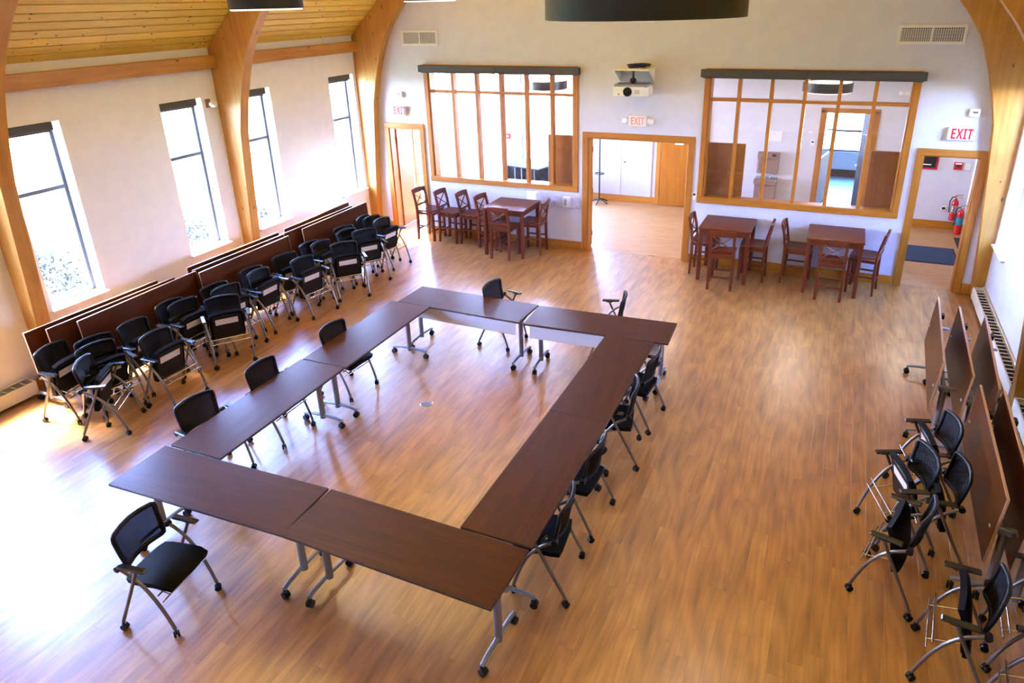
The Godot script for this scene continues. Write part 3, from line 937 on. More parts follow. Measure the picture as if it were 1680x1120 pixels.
func small_hall_things():
	var t := thing("thermostat", "small white thermostat on the wall beside the office doorway", "thermostat", Vector3(1.30, 1.62, -3.7))
	part_box("case", Vector3(0, 0, 0.012), Vector3(0.085, 0.12, 0.024), M.plastic_white, t, 0.006)
	part_box("display", Vector3(0, 0.025, 0.026), Vector3(0.05, 0.03, 0.004), M.black, t, 0.0)
	t = thing("thermostat", "small white thermostat low on the wall beyond the right doorway", "thermostat", Vector3(3.955, 0.435, -3.7))
	part_box("case", Vector3(0, 0, 0.012), Vector3(0.10, 0.11, 0.024), M.plastic_white, t, 0.006)
	part_box("display", Vector3(0, 0.005, 0.026), Vector3(0.055, 0.045, 0.004), M.black, t, 0.0)
	t = thing("wall_panel", "faint white square cover plate on the wall above the fountain", "cover plate", Vector3(0.52, 1.72, -3.7))
	part_box("plate", Vector3(0, 0, 0.006), Vector3(0.3, 0.22, 0.012), M.white, t, 0.003)
	part_box("screw", Vector3(0, 0.08, 0.013), Vector3(0.012, 0.012, 0.004), M.steel, t, 0.0)
	t = thing("emergency_light", "white emergency lamp high on the hall wall behind the right window", "lamp", Vector3(2.93, 2.68, -3.7))
	part_box("case", Vector3(0, 0, 0.03), Vector3(0.2, 0.09, 0.06), M.plastic_white, t, 0.012)
	for e in [-0.11, 0.11]:
		var s := Shape.new()
		s.ball(Vector3(e, 0, 0.06), Vector3(0.05, 0.045, 0.045))
		obj("lamp_head", s, M.plastic_white, t)
	t = thing("notice_board", "black notice board in a red frame beyond the right doorway", "notice board", Vector3(3.5, 1.40, -3.7))
	part_box("frame", Vector3(0, 0.05, 0.012), Vector3(0.40, 0.48, 0.024), M.red, t, 0.004)
	part_box("board", Vector3(-0.01, 0.05, 0.026), Vector3(0.34, 0.40, 0.008), M.black, t, 0.0)
	part_box("card", Vector3(0.0, -0.09, 0.031), Vector3(0.16, 0.02, 0.003), M.paper, t, 0.0)
	t = thing("fire_alarm_pull", "red fire alarm pull on the wall beyond the right doorway", "fire alarm", Vector3(4.055, 1.31, -3.7))
	part_box("case", Vector3(0, 0, 0.02), Vector3(0.15, 0.15, 0.04), M.red, t, 0.006)
	part_box("handle", Vector3(0, 0.0, 0.045), Vector3(0.08, 0.03, 0.014), M.black, t, 0.003)
	part_box("strip", Vector3(0, 0.05, 0.042), Vector3(0.11, 0.025, 0.004), M.paper, t, 0.0)
	t = thing("wall_card", "white card beside the red fire alarm pull", "card", Vector3(4.22, 1.30, -3.695))
	part_box("sheet", Vector3.ZERO, Vector3(0.11, 0.15, 0.006), M.paper, t, 0.0)
	part_box("holder", Vector3(0, -0.07, 0.004), Vector3(0.12, 0.02, 0.008), M.acrylic, t, 0.0)
	t = thing("fire_alarm_pull", "small red alarm pull on the white wall behind the left inside window", "fire alarm", Vector3(-5.80, 1.42, -3.7))
	part_box("case", Vector3(0, 0, 0.02), Vector3(0.12, 0.13, 0.04), M.red, t, 0.006)
	part_box("handle", Vector3(0, 0.0, 0.045), Vector3(0.07, 0.03, 0.014), M.plastic_white, t, 0.003)
	extinguisher(Vector3(4.12, 0.25, -3.52), "red fire extinguisher hung on the wall in the corner", 0.45)
	extinguisher(Vector3(4.24, 0.0, -3.42), "red fire extinguisher with a blue tag standing on the floor", 0.52)
	var m := thing("door_mat", "dark blue door mat on the floor beyond the right doorway", "mat", Vector3(3.45, 0.0, -1.86))
	part_box("pile", Vector3(0, 0.007, 0), Vector3(1.22, 0.014, 0.94), M.mat_blue, m, 0.003)
	part_box("edging", Vector3(0, 0.003, 0), Vector3(1.28, 0.006, 1.0), M.mat_black, m, 0.001)
	m = thing("door_mat", "black door mat at the hall end near the extinguishers", "mat", Vector3(4.24, 0.0, -2.4))
	part_box("pile", Vector3(0, 0.007, 0), Vector3(0.14, 0.014, 1.4), M.mat_black, m, 0.003)
	part_box("edging", Vector3(0, 0.003, 0), Vector3(0.16, 0.006, 1.46), M.mat_black, m, 0.001)

func extinguisher(at: Vector3, label: String, h: float):
	var t := thing("fire_extinguisher", label, "extinguisher", at)
	var s := Shape.new()
	s.lathe([Vector2(0, 0), Vector2(0.06, 0), Vector2(0.066, 0.01), Vector2(0.066, h - 0.10), Vector2(0.058, h - 0.06), Vector2(0.03, h - 0.03), Vector2(0.02, h), Vector2(0, h)], Vector3.ZERO, 18)
	obj("cylinder", s, M.red, t)
	s = Shape.new()
	s.lathe([Vector2(0.0672, h * 0.38), Vector2(0.0672, h * 0.68)], Vector3.ZERO, 18)
	obj("band", s, M.stainless if at.y > 0 else M.teal, t)
	s = Shape.new()
	s.box(Vector3(0, h + 0.03, 0), Vector3(0.03, 0.05, 0.03), 0.004)
	s.tube([Vector3(-0.02, h + 0.05, 0), Vector3(0.05, h + 0.075, 0.02), Vector3(0.12, h + 0.08, 0.04)], 0.010)
	s.tube([Vector3(-0.02, h + 0.03, 0), Vector3(0.05, h + 0.035, 0.02), Vector3(0.11, h + 0.02, 0.04)], 0.008)
	obj("valve_handle", s, M.chrome, t)
	s = Shape.new()
	s.tube([Vector3(-0.01, h + 0.03, 0), Vector3(-0.07, h + 0.02, 0.02), Vector3(-0.10, h - 0.05, 0.03), Vector3(-0.09, h * 0.5, 0.03), Vector3(-0.085, h * 0.35, 0.03)], 0.011)
	obj("hose", s, M.black, t)

func black_stand():
	# long low case draped in black with a pale top, behind the left inside window
	var t := thing("covered_case", "long black-sided case with a pale grey top behind the left window", "case", Vector3(-4.95, 0, -3.0), -14)
	part_box("top_lid", Vector3(0, 0.90, -0.1), Vector3(1.05, 0.03, 0.85), mat(hexc("5c6464"), 0.8, 0.0, 0.2), t, 0.006)
	part_box("body", Vector3(0, 0.55, -0.1), Vector3(1.02, 0.68, 0.82), M.case_black, t, 0.01)
	for x in [-0.18, 0.02, 0.22, 0.4]:
		part_box("rib", Vector3(x, 0.55, 0.315), Vector3(0.03, 0.64, 0.02), M.bronze, t)
	for e in [[-0.45, 0.25], [0.45, 0.25], [-0.45, -0.45], [0.45, -0.45]]:
		part_box("leg", Vector3(e[0], 0.11, e[1]), Vector3(0.06, 0.22, 0.06), M.black, t)

# ---------------------------------------------------------------- things on the walls
func text_part(parent: Node3D, words: String, at: Vector3, height: float, m: Material, called: String):
	var f := SystemFont.new()
	f.font_names = PackedStringArray(["Droid Sans"])
	f.font_weight = 700
	var tm := TextMesh.new()
	tm.text = words
	tm.font = f
	tm.font_size = 64
	tm.pixel_size = height / 64.0 * 1.35
	tm.depth = 0.004
	tm.material = m
	var o := put(called, tm, m, parent)
	o.position = at
	o.scale = Vector3(0.80, 1.22, 1.0)

func wall_things():
	# vents
	for v in [[-5.865, 3.90, 0.80, 0.28, "white return-air grille high on the end wall beside the left arch"], [2.86, 3.93, 0.90, 0.27, "white return-air grille high on the end wall towards the right arch"], [-1.48, 4.26, 0.40, 0.24, "small white grille high up behind the hanging drum lamp"]]:
		var t := thing("air_grille", v[4], "vent", Vector3(v[0], v[1], 0), 0, "grilles on the end wall")
		var w: float = v[2]; var h: float = v[3]
		part_box("backing", Vector3(0, 0, 0.004), Vector3(w - 0.06, h - 0.06, 0.006), M.dark_gap, t, 0.0)
		for y in [h / 2 - 0.02, -h / 2 + 0.02]: part_box("frame_rail", Vector3(0, y, 0.009), Vector3(w, 0.04, 0.018), M.white, t)
		for x in [w / 2 - 0.02, -w / 2 + 0.02]: part_box("frame_side", Vector3(x, 0, 0.009), Vector3(0.04, h - 0.08, 0.018), M.white, t)
		part_box("center_bar", Vector3(0, 0, 0.009), Vector3(0.025, h - 0.08, 0.018), M.white, t)
		var n := int((h - 0.08) / 0.02)
		for i in n: part_box("slat", Vector3(0, -h / 2 + 0.05 + i * 0.02, 0.011), Vector3(w - 0.08, 0.007, 0.008), M.white, t, 0.0)
		var k := int((w - 0.08) / 0.03)
		for i in k: part_box("upright_slat", Vector3(-w / 2 + 0.055 + i * 0.03, 0, 0.009), Vector3(0.006, h - 0.08, 0.008), M.white, t, 0.0)
	# exit signs
	exit_sign(Vector3(-6.43, 2.53, 0), 0.25, "white EXIT sign above the left doorway", false)
	exit_sign(Vector3(-1.505, 2.52, 0), 0.34, "EXIT sign, letters paled for glare, two lamp heads, above the wide doorway", true)
	exit_sign(Vector3(3.50, 2.53, 0), 0.37, "white EXIT sign with red letters above the right doorway", false)
	# strobes
	for e in [[-6.42, 2.84, "white alarm strobe above the left EXIT sign"], [3.617, 2.84, "white alarm strobe above the right EXIT sign"]]:
		var t := thing("alarm_strobe", e[2], "strobe", Vector3(e[0], e[1], 0), 0, "alarm strobes on the end wall")
		part_box("case", Vector3(0, 0, 0.025), Vector3(0.14, 0.12, 0.05), M.plastic_white, t, 0.008)
		part_box("lens", Vector3(0, 0.01, 0.055), Vector3(0.07, 0.03, 0.02), M.stainless, t, 0.005)
	projector()
	var t := thing("thermostat", "small white thermostat between the wide doorway and right window", "thermostat", Vector3(-0.43, 1.25, 0))
	part_box("case", Vector3(0, 0, 0.012), Vector3(0.07, 0.13, 0.024), M.plastic_white, t, 0.006)
	part_box("display", Vector3(0, 0.03, 0.026), Vector3(0.045, 0.04, 0.004), M.black, t, 0.0)
	# brochure rack
	t = thing("brochure_rack", "clear acrylic brochure rack on the wall under the left window", "rack", Vector3(-3.03, 0.83, 0.0))
	part_box("back_sheet", Vector3(0, 0.125, 0.012), Vector3(0.90, 0.25, 0.006), M.acrylic, t, 0.0)
	part_box("front_sheet", Vector3(0, 0.105, 0.07), Vector3(0.90, 0.21, 0.006), M.acrylic, t, 0.0)
	part_box("bottom_sheet", Vector3(0, 0.003, 0.041), Vector3(0.90, 0.006, 0.054), M.acrylic, t, 0.0)
	for x in [-0.3, 0.0, 0.3]: part_box("divider", Vector3(x, 0.105, 0.041), Vector3(0.004, 0.2, 0.05), M.acrylic, t, 0.0)
	for e in [[-0.42, 0.22], [0.42, 0.22], [0.40, 0.02]]: part_box("stud", Vector3(e[0], e[1], 0.076), Vector3(0.02, 0.02, 0.008), M.black, t, 0.003)
	t = thing("booklet", "white booklet with a teal leaf print in the acrylic rack", "booklet", Vector3(-2.85, 0.84, 0.035))
	part_box("pages", Vector3(0, 0.10, 0), Vector3(0.14, 0.20, 0.016), M.paper, t, 0.002)
	part_box("cover_print", Vector3(-0.025, 0.09, 0.0095), Vector3(0.05, 0.13, 0.002), M.teal, t, 0.0)
	t = thing("card_box", "small dark card in the acrylic rack beside the chair", "card", Vector3(-3.13, 0.84, 0.035))
	part_box("stack", Vector3(0, 0.06, 0), Vector3(0.09, 0.11, 0.02), mat(hexc("3c4258"), 0.6), t, 0.002)
	part_box("print", Vector3(0, 0.06, 0.0115), Vector3(0.06, 0.05, 0.002), M.navy, t, 0.0)
	t = thing("wall_paper_sheet", "blank white sheet pinned under the left inside window", "sheet", Vector3(-3.56, 0.97, 0.004))
	part_box("sheet", Vector3.ZERO, Vector3(0.26, 0.24, 0.003), M.paper, t, 0.0)
	part_box("pin", Vector3(0, 0.10, 0.003), Vector3(0.012, 0.012, 0.006), M.steel, t, 0.002)
	# lamp by the middle arch
	t = thing("emergency_light", "small white lamp head on a brown plate beside the middle arch", "lamp", Vector3(XL, 3.15, 4.02))
	part_box("plate", Vector3(0.012, 0, 0), Vector3(0.024, 0.13, 0.09), mat(hexc("8a6a4c"), 0.5), t, 0.004)
	var s := Shape.new()
	s.ball(Vector3(0.10, -0.01, -0.02), Vector3(0.075, 0.05, 0.06), 12, 8)
	obj("lamp_head", s, M.plastic_white, t)
	s = Shape.new()
	s.rod(Vector3(0.02, 0, 0), Vector3(0.08, -0.01, -0.015), 0.014)
	obj("arm", s, M.steel, t)
	# heaters
	heater(Vector3(XR - 0.085, 0, 0.25), 3.35, false, "long cream baseboard heater along the right wall")
	heater(Vector3(XR - 0.085, 0, 3.88), 3.4, false, "cream baseboard heater behind the near folded tables")
	heater(Vector3(XL + 0.085, 0, 7.74), 3.2, true, "cream baseboard heater along the left wall at the photo edge")
	# floor outlet
	t = thing("floor_outlet", "round metal outlet cover in the floor inside the table ring", "outlet", Vector3(-2.385, 0, 6.15))
	s = Shape.new()
	s.lathe([Vector2(0.075, 0), Vector2(0.075, 0.002), Vector2(0.07, 0.004), Vector2(0.0, 0.004)], Vector3.ZERO, 24)
	obj("cover", s, M.stainless, t)
	s = Shape.new()
	s.lathe([Vector2(0.035, 0.004), Vector2(0.035, 0.0055), Vector2(0, 0.0055)], Vector3.ZERO, 18)
	obj("plug_lid", s, M.steel, t)

func heater(at: Vector3, l: float, left: bool, label: String):
	var t := thing("baseboard_heater", label, "heater", at)
	var sg := 1.0 if left else -1.0
	part_box("front_panel", Vector3(sg * 0.075, 0.115, l / 2), Vector3(0.012, 0.16, l), M.cream, t)
	part_box("back_panel", Vector3(sg * -0.078, 0.12, l / 2), Vector3(0.012, 0.22, l), M.cream, t)
	part_box("fin_core", Vector3(0, 0.10, l / 2), Vector3(0.13, 0.10, l - 0.1), M.dark_gap, t, 0.0)
	part_box("front_rail", Vector3(sg * 0.066, 0.20, l / 2), Vector3(0.02, 0.014, l), M.cream, t)
	part_box("back_rail", Vector3(sg * -0.06, 0.225, l / 2), Vector3(0.022, 0.012, l), M.cream, t)
	for z in [0.01, l - 0.01]: part_box("end_cap", Vector3(0, 0.115, z), Vector3(0.165, 0.2, 0.02), M.cream, t)
	var n := int(l / 0.115)
	for i in range(1, n):
		part_box("louvre", Vector3(sg * 0.004, 0.208, i * 0.115), Vector3(0.125, 0.010, 0.016), M.cream, t, 0.002)

func exit_sign(at: Vector3, w: float, label: String, heads: bool):
	var t := thing("exit_sign", label, "exit sign", at, 0, "exit signs over the doorways")
	part_box("case", Vector3(0, 0, 0.03), Vector3(w, 0.195, 0.06), M.plastic_white, t, 0.014)
	var m: Material = M.sign_red
	if heads: m = mat(hexc("f0a08c"), 0.5)  # glare on this sign put into the letter colour as a paler red
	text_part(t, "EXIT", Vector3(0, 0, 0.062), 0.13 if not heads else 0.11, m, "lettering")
	if heads:
		for x in [-0.235, 0.235]:
			var s := Shape.new()
			s.box(Vector3(x, 0, 0.045), Vector3(0.10, 0.10, 0.08), 0.02)
			s.box(Vector3(x * 0.76, 0, 0.03), Vector3(0.05, 0.04, 0.03), 0.004)
			obj("lamp_head", s, M.plastic_white, t)

func projector():
	var t := thing("projector", "white projector with grey top hanging under the wall shelf", "projector", Vector3(-1.545, 2.99, 0.28))
	var s := Shape.new()
	s.xf = Transform3D(Basis(Vector3.RIGHT, -PI / 2), Vector3.ZERO)
	s.prism(PackedVector2Array([Vector2(-0.30, -0.16), Vector2(0.22, -0.16), Vector2(0.30, -0.10), Vector2(0.30, 0.20), Vector2(-0.30, 0.20)]), 0.0, 0.15)
	obj("body", s, M.plastic_white, t)
	s = Shape.new()
	s.box(Vector3(-0.005, 0.165, -0.02), Vector3(0.58, 0.05, 0.33), 0.014)
	obj("top_cover", s, M.silver, t)
	s = Shape.new()
	s.xf = Transform3D(Basis(Vector3.RIGHT, PI / 2), Vector3(-0.045, 0.07, 0.15))
	s.lathe([Vector2(0.075, 0), Vector2(0.075, 0.03), Vector2(0.06, 0.035), Vector2(0.05, 0.02), Vector2(0.0, 0.026)], Vector3.ZERO, 20)
	obj("lens", s, M.black_plastic, t)
	for i in 6:
		part_box("vent_slot", Vector3(0.12, 0.04 + i * 0.012, 0.161), Vector3(0.09, 0.005, 0.003), M.silver, t, 0.0)
	s = Shape.new()
	s.ball(Vector3(-0.2, 0.025, 0.16), Vector3(0.012, 0.012, 0.006))
	obj("sensor", s, M.black, t)
	s = Shape.new()
	s.rod(Vector3(0, 0.19, 0.0), Vector3(0, 0.40, 0.0), 0.022, 10)
	s.ball(Vector3(0, 0.24, 0), Vector3(0.06, 0.05, 0.06))
	s.box(Vector3(0, 0.175, -0.02), Vector3(0.3, 0.02, 0.2), 0.006)
	obj("ceiling_mount", s, M.black, t)
	t = thing("projector_shelf", "white wedge-sided metal shelf fixed to the end wall", "shelf", Vector3(-1.545, 3.41, 0))
	part_box("top_plate", Vector3(0, 0, 0.23), Vector3(0.62, 0.025, 0.44), M.white, t, 0.004)
	part_box("back_plate", Vector3(0, -0.11, 0.012), Vector3(0.62, 0.22, 0.02), M.modesty, t, 0.003)
	for x in [-0.30, 0.30]:
		s = Shape.new()
		s.xf = Transform3D(Basis(Vector3.UP, -PI / 2), Vector3(x + 0.006, -0.012, 0.02))
		s.prism(PackedVector2Array([Vector2(0, 0), Vector2(0.40, 0), Vector2(0.0, -0.21)]), 0.0, 0.012)
		obj("side_gusset", s, M.white, t)
	t = thing("cable_coil", "coil of navy cable lying on the projector shelf", "cable", Vector3(-1.50, 3.425, 0.24))
	for k in 5:
		s = Shape.new()
		var pts := []
		var r := 0.10 + 0.012 * k
		for i in 21:
			var a := TAU * i / 20.0
			pts.append(Vector3(cos(a) * r * 1.35 + 0.01 * k, 0.02 + 0.010 * k + 0.006 * sin(a * 2 + k), sin(a) * r * 0.75))
		s.tube(pts, 0.011, 6, 1.0, false)
		obj("loop", s, M.navy, t)
	t = thing("power_adapter", "white adapter box lying on the projector shelf beside the cable", "adapter", Vector3(-1.42, 3.425, 0.09))
	part_box("case", Vector3(0, 0.035, 0), Vector3(0.16, 0.07, 0.07), M.plastic_white, t, 0.008)
	part_box("plug", Vector3(0.09, 0.03, 0), Vector3(0.03, 0.03, 0.03), M.black, t, 0.004)

# ---------------------------------------------------------------- drum lamps
func drum_lamp(at: Vector3, d: float, top: float, label: String, energy: float, group: String, lift := 6.0, lip := 0.016):
	# at = centre of the drum's bottom rim
	var t := thing("drum_pendant", label, "pendant lamp", at, 0, group)
	var r := d / 2
	var h := 0.17
	var s := Shape.new()
	s.lathe([Vector2(r - 0.012, 0), Vector2(r, 0), Vector2(r, h), Vector2(r - 0.012, h), Vector2(r - 0.012, 0)], Vector3.ZERO, 48)
	obj("drum_band", s, M.drum, t)
	s = Shape.new()
	s.lathe([Vector2(0.0, -lip), Vector2(r - 0.03, -lip), Vector2(r - 0.014, -lip * 0.6), Vector2(r - 0.014, 0.03), Vector2(0.0, 0.03)], Vector3.ZERO, 40)
	obj("lower_diffuser", s, M.lamp, t)
	s = Shape.new()
	s.lathe([Vector2(0.0, h - 0.04), Vector2(r - 0.013, h - 0.04), Vector2(r - 0.013, h - 0.02), Vector2(0.0, h - 0.02)], Vector3.ZERO, 40)
	obj("upper_diffuser", s, M.lamp, t)
	for i in 3:
		s = Shape.new()
		var a := TAU * i / 3 + 0.5
		s.rod(Vector3(cos(a) * r * 0.9, h - 0.02, sin(a) * r * 0.9), Vector3(0, min(top - at.y, h + 0.8), 0), 0.003, 5)
		obj("suspension_wire", s, M.steel, t)
	s = Shape.new()
	s.rod(Vector3(0, min(top - at.y, h + 0.8), 0), Vector3(0, top - at.y, 0), 0.008, 6)
	obj("stem", s, M.black, t)
	var warm := Color(1.0, 0.95, 0.89) if at.z < 0.0 else Color(0.93, 0.96, 1.0)
	panel_light("pendant_light", at + Vector3(0, -lip - 0.006, 0), true, d * 0.86, energy, warm)
	panel_light("pendant_light", at + Vector3(0, h - 0.012, 0), false, d * 0.86, energy * lift, warm)

# ---------------------------------------------------------------- rolling chair
var chair_open: Node3D
var chair_shut: Node3D
func caster_mesh() -> ArrayMesh:
	var s := Shape.new()
	for e in [-0.013, 0.013]:
		s.tube([Vector3(e - 0.009, 0.028, 0), Vector3(e + 0.009, 0.028, 0)], 0.028, 12)
	s.box(Vector3(0, 0.046, 0.0), Vector3(0.016, 0.03, 0.04), 0.004)
	s.rod(Vector3(0, 0.05, 0), Vector3(0, 0.085, 0), 0.008, 8)
	return s.done()
func bez(a: Vector3, b: Vector3, c: Vector3, d: Vector3, n: int) -> Array:
	var o := []
	for i in n + 1: o.append(a.bezier_interpolate(b, c, d, float(i) / n))
	return o
func back_point(u: float, v: float) -> Vector3:
	# u -1..1 across, v 0..1 up the backrest
	var w := 0.198 + 0.018 * v
	return Vector3(u * w, 0.585 + 0.288 * v - 0.014 * u * u * v, -0.160 - 0.085 * v + 0.035 * v * v + 0.045 * u * u)
func make_chair(called: String, folded: bool) -> Node3D:
	var t := thing(called, "black mesh chair", "chair")
	var cm := caster_mesh()
	for sd in [-1.0, 1.0]:
		var s := Shape.new()
		s.tube(bez(Vector3(sd * 0.262, 0.615, -0.135), Vector3(sd * 0.262, 0.545, 0.03), Vector3(sd * 0.255, 0.42, 0.13), Vector3(sd * 0.2475, 0.075, 0.2275), 9), 0.0142, 8)
		obj("front_leg", s, M.steel, t)
		s = Shape.new()
		s.tube([Vector3(sd * 0.285, 0.66, 0.055), Vector3(sd * 0.283, 0.54, 0.0), Vector3(sd * 0.285, 0.08, -0.2275)], 0.0142, 8)
		obj("rear_leg", s, M.steel, t)
		s = Shape.new()
		s.xf = Transform3D(Basis(Vector3.RIGHT, deg_to_rad(1.5)) * Basis(Vector3.UP, sd * deg_to_rad(-2.0)), Vector3(sd * 0.286, 0.671, 0.03))
		s.box(Vector3.ZERO, Vector3(0.056, 0.024, 0.235), 0.008)
		s.box(Vector3(0, -0.018, 0.02), Vector3(0.03, 0.02, 0.09), 0.006)
		obj("arm_pad", s, M.arm_pad, t)
		s = Shape.new()
		s.tube([Vector3(sd * 0.245, 0.617, -0.137), Vector3(sd * 0.283, 0.617, -0.137)], 0.026, 12)
		obj("hub", s, M.black_plastic, t)
		s = Shape.new()
		s.tube([Vector3(sd * 0.255, 0.617, -0.137), Vector3(sd * 0.225, 0.61, -0.145), back_point(sd * 0.98, 0.05)], 0.014, 6)
		obj("back_bracket", s, M.black_plastic, t)
		var c := put("caster", cm, M.black_plastic, t)
		c.position = Vector3(sd * 0.2475, 0, 0.2275)
		c.rotation.y = 0.7 * sd
		c = put("caster", cm, M.black_plastic, t)
		c.position = Vector3(sd * 0.285, 0, -0.2275)
		c.rotation.y = 0.4 * sd + 0.5
	# back: frame loop and mesh panel
	var loop := []
	for p in [[-0.8, 0.0], [-0.4, 0.0], [0.0, 0.0], [0.4, 0.0], [0.86, 0.0], [0.97, 0.03], [1.0, 0.12], [1.0, 0.4], [1.0, 0.65], [1.0, 0.88], [0.97, 0.97], [0.88, 1.0], [0.45, 1.0], [0.0, 1.0], [-0.45, 1.0], [-0.88, 1.0], [-0.97, 0.97], [-1.0, 0.88], [-1.0, 0.65], [-1.0, 0.4], [-1.0, 0.12], [-0.97, 0.03], [-0.86, 0.0], [-0.8, 0.0]]:
		loop.append(back_point(p[0], p[1]))
	var s := Shape.new()
	s.tube(loop, 0.016, 6, 1.25, false)
	obj("back_frame", s, M.black_plastic, t)
	var g := []
	for i in 6:
		var row := []
		for j in 9:
			var v := 0.03 + 0.94 * i / 5.0
			row.append(back_point((-1.0 + 2.0 * j / 8.0) * 0.95, v))
		g.append(row)
	s = Shape.new()
	s.sheet(g, 0.006)
	obj("back_mesh", s, M.mesh, t)
	# seat
	var seat := Node3D.new()
	seat.name = "seat"
	t.add_child(seat)
	s = Shape.new()
	g = []
	for i in 7:
		var row := []
		for j in 7:
			var u := -1.0 + 2.0 * j / 6.0
			var v := -1.0 + 2.0 * i / 6.0
			var cr: float = 1.0 - 0.06 * pow(abs(v), 8.0)
			var cz: float = 1.0 - 0.06 * pow(abs(u), 8.0)
			row.append(Vector3(u * 0.222 * cr, -0.012 * u * u - 0.03 * max(0.0, v - 0.5) * 2.0 * v, v * 0.215 * cz))
		g.append(row)
	s.sheet(g, 0.045)
	obj("cushion", s, M.fabric, seat)
	s = Shape.new()
	s.box(Vector3(0, -0.035, -0.01), Vector3(0.38, 0.02, 0.36), 0.008)
	obj("underside", s, M.black_plastic, seat)
	if folded:
		s = Shape.new()
		s.box(Vector3(0.0, -0.0462, 0.075), Vector3(0.29, 0.002, 0.085))
		obj("paper_label", s, M.label, seat)
		seat.transform = Transform3D(Basis(Vector3.RIGHT, deg_to_rad(-80)), Vector3(0, 0.525, -0.035))
	else:
		seat.transform = Transform3D(Basis(Vector3.RIGHT, deg_to_rad(-3)), Vector3(0, 0.465, 0.045))
	for e in [[0.40, 0.155], [0.345, 0.185]]:
		s = Shape.new()
		s.rod(Vector3(-0.252, e[0], e[1]), Vector3(0.252, e[0], e[1]), 0.007, 6)
		obj("cross_rod", s, M.chrome, t)
	for sd in [-1.0, 1.0]:
		s = Shape.new()
		s.rod(Vector3(sd * 0.17, 0.41, -0.06), Vector3(sd * 0.17, 0.345, 0.185), 0.006, 6)
		obj("seat_support", s, M.chrome, t)
	return t
func chair(folded: bool, x: float, z: float, ang: float, label: String, group: String):
	var called := "folding_mesh_chair" if folded else "rolling_mesh_chair"
	var src := chair_shut if folded else chair_open
	if src == null:
		src = make_chair(called, folded)
		if folded: chair_shut = src
		else: chair_open = src
		src.position = Vector3(x, 0, z)
		src.rotation.y = deg_to_rad(ang)
		src.set_meta("label", label)
		src.set_meta("group", group)
	else:
		again(src, called, label, Vector3(x, 0, z), ang, group)
# by the middle of the upper edge of its backrest
func chair_b(bx: float, bz: float, ang: float, label: String, group: String, folded := true):
	var f := Vector2(sin(deg_to_rad(ang)), cos(deg_to_rad(ang)))
	chair(folded, bx + 0.215 * f.x, bz + 0.215 * f.y, ang, label, group)

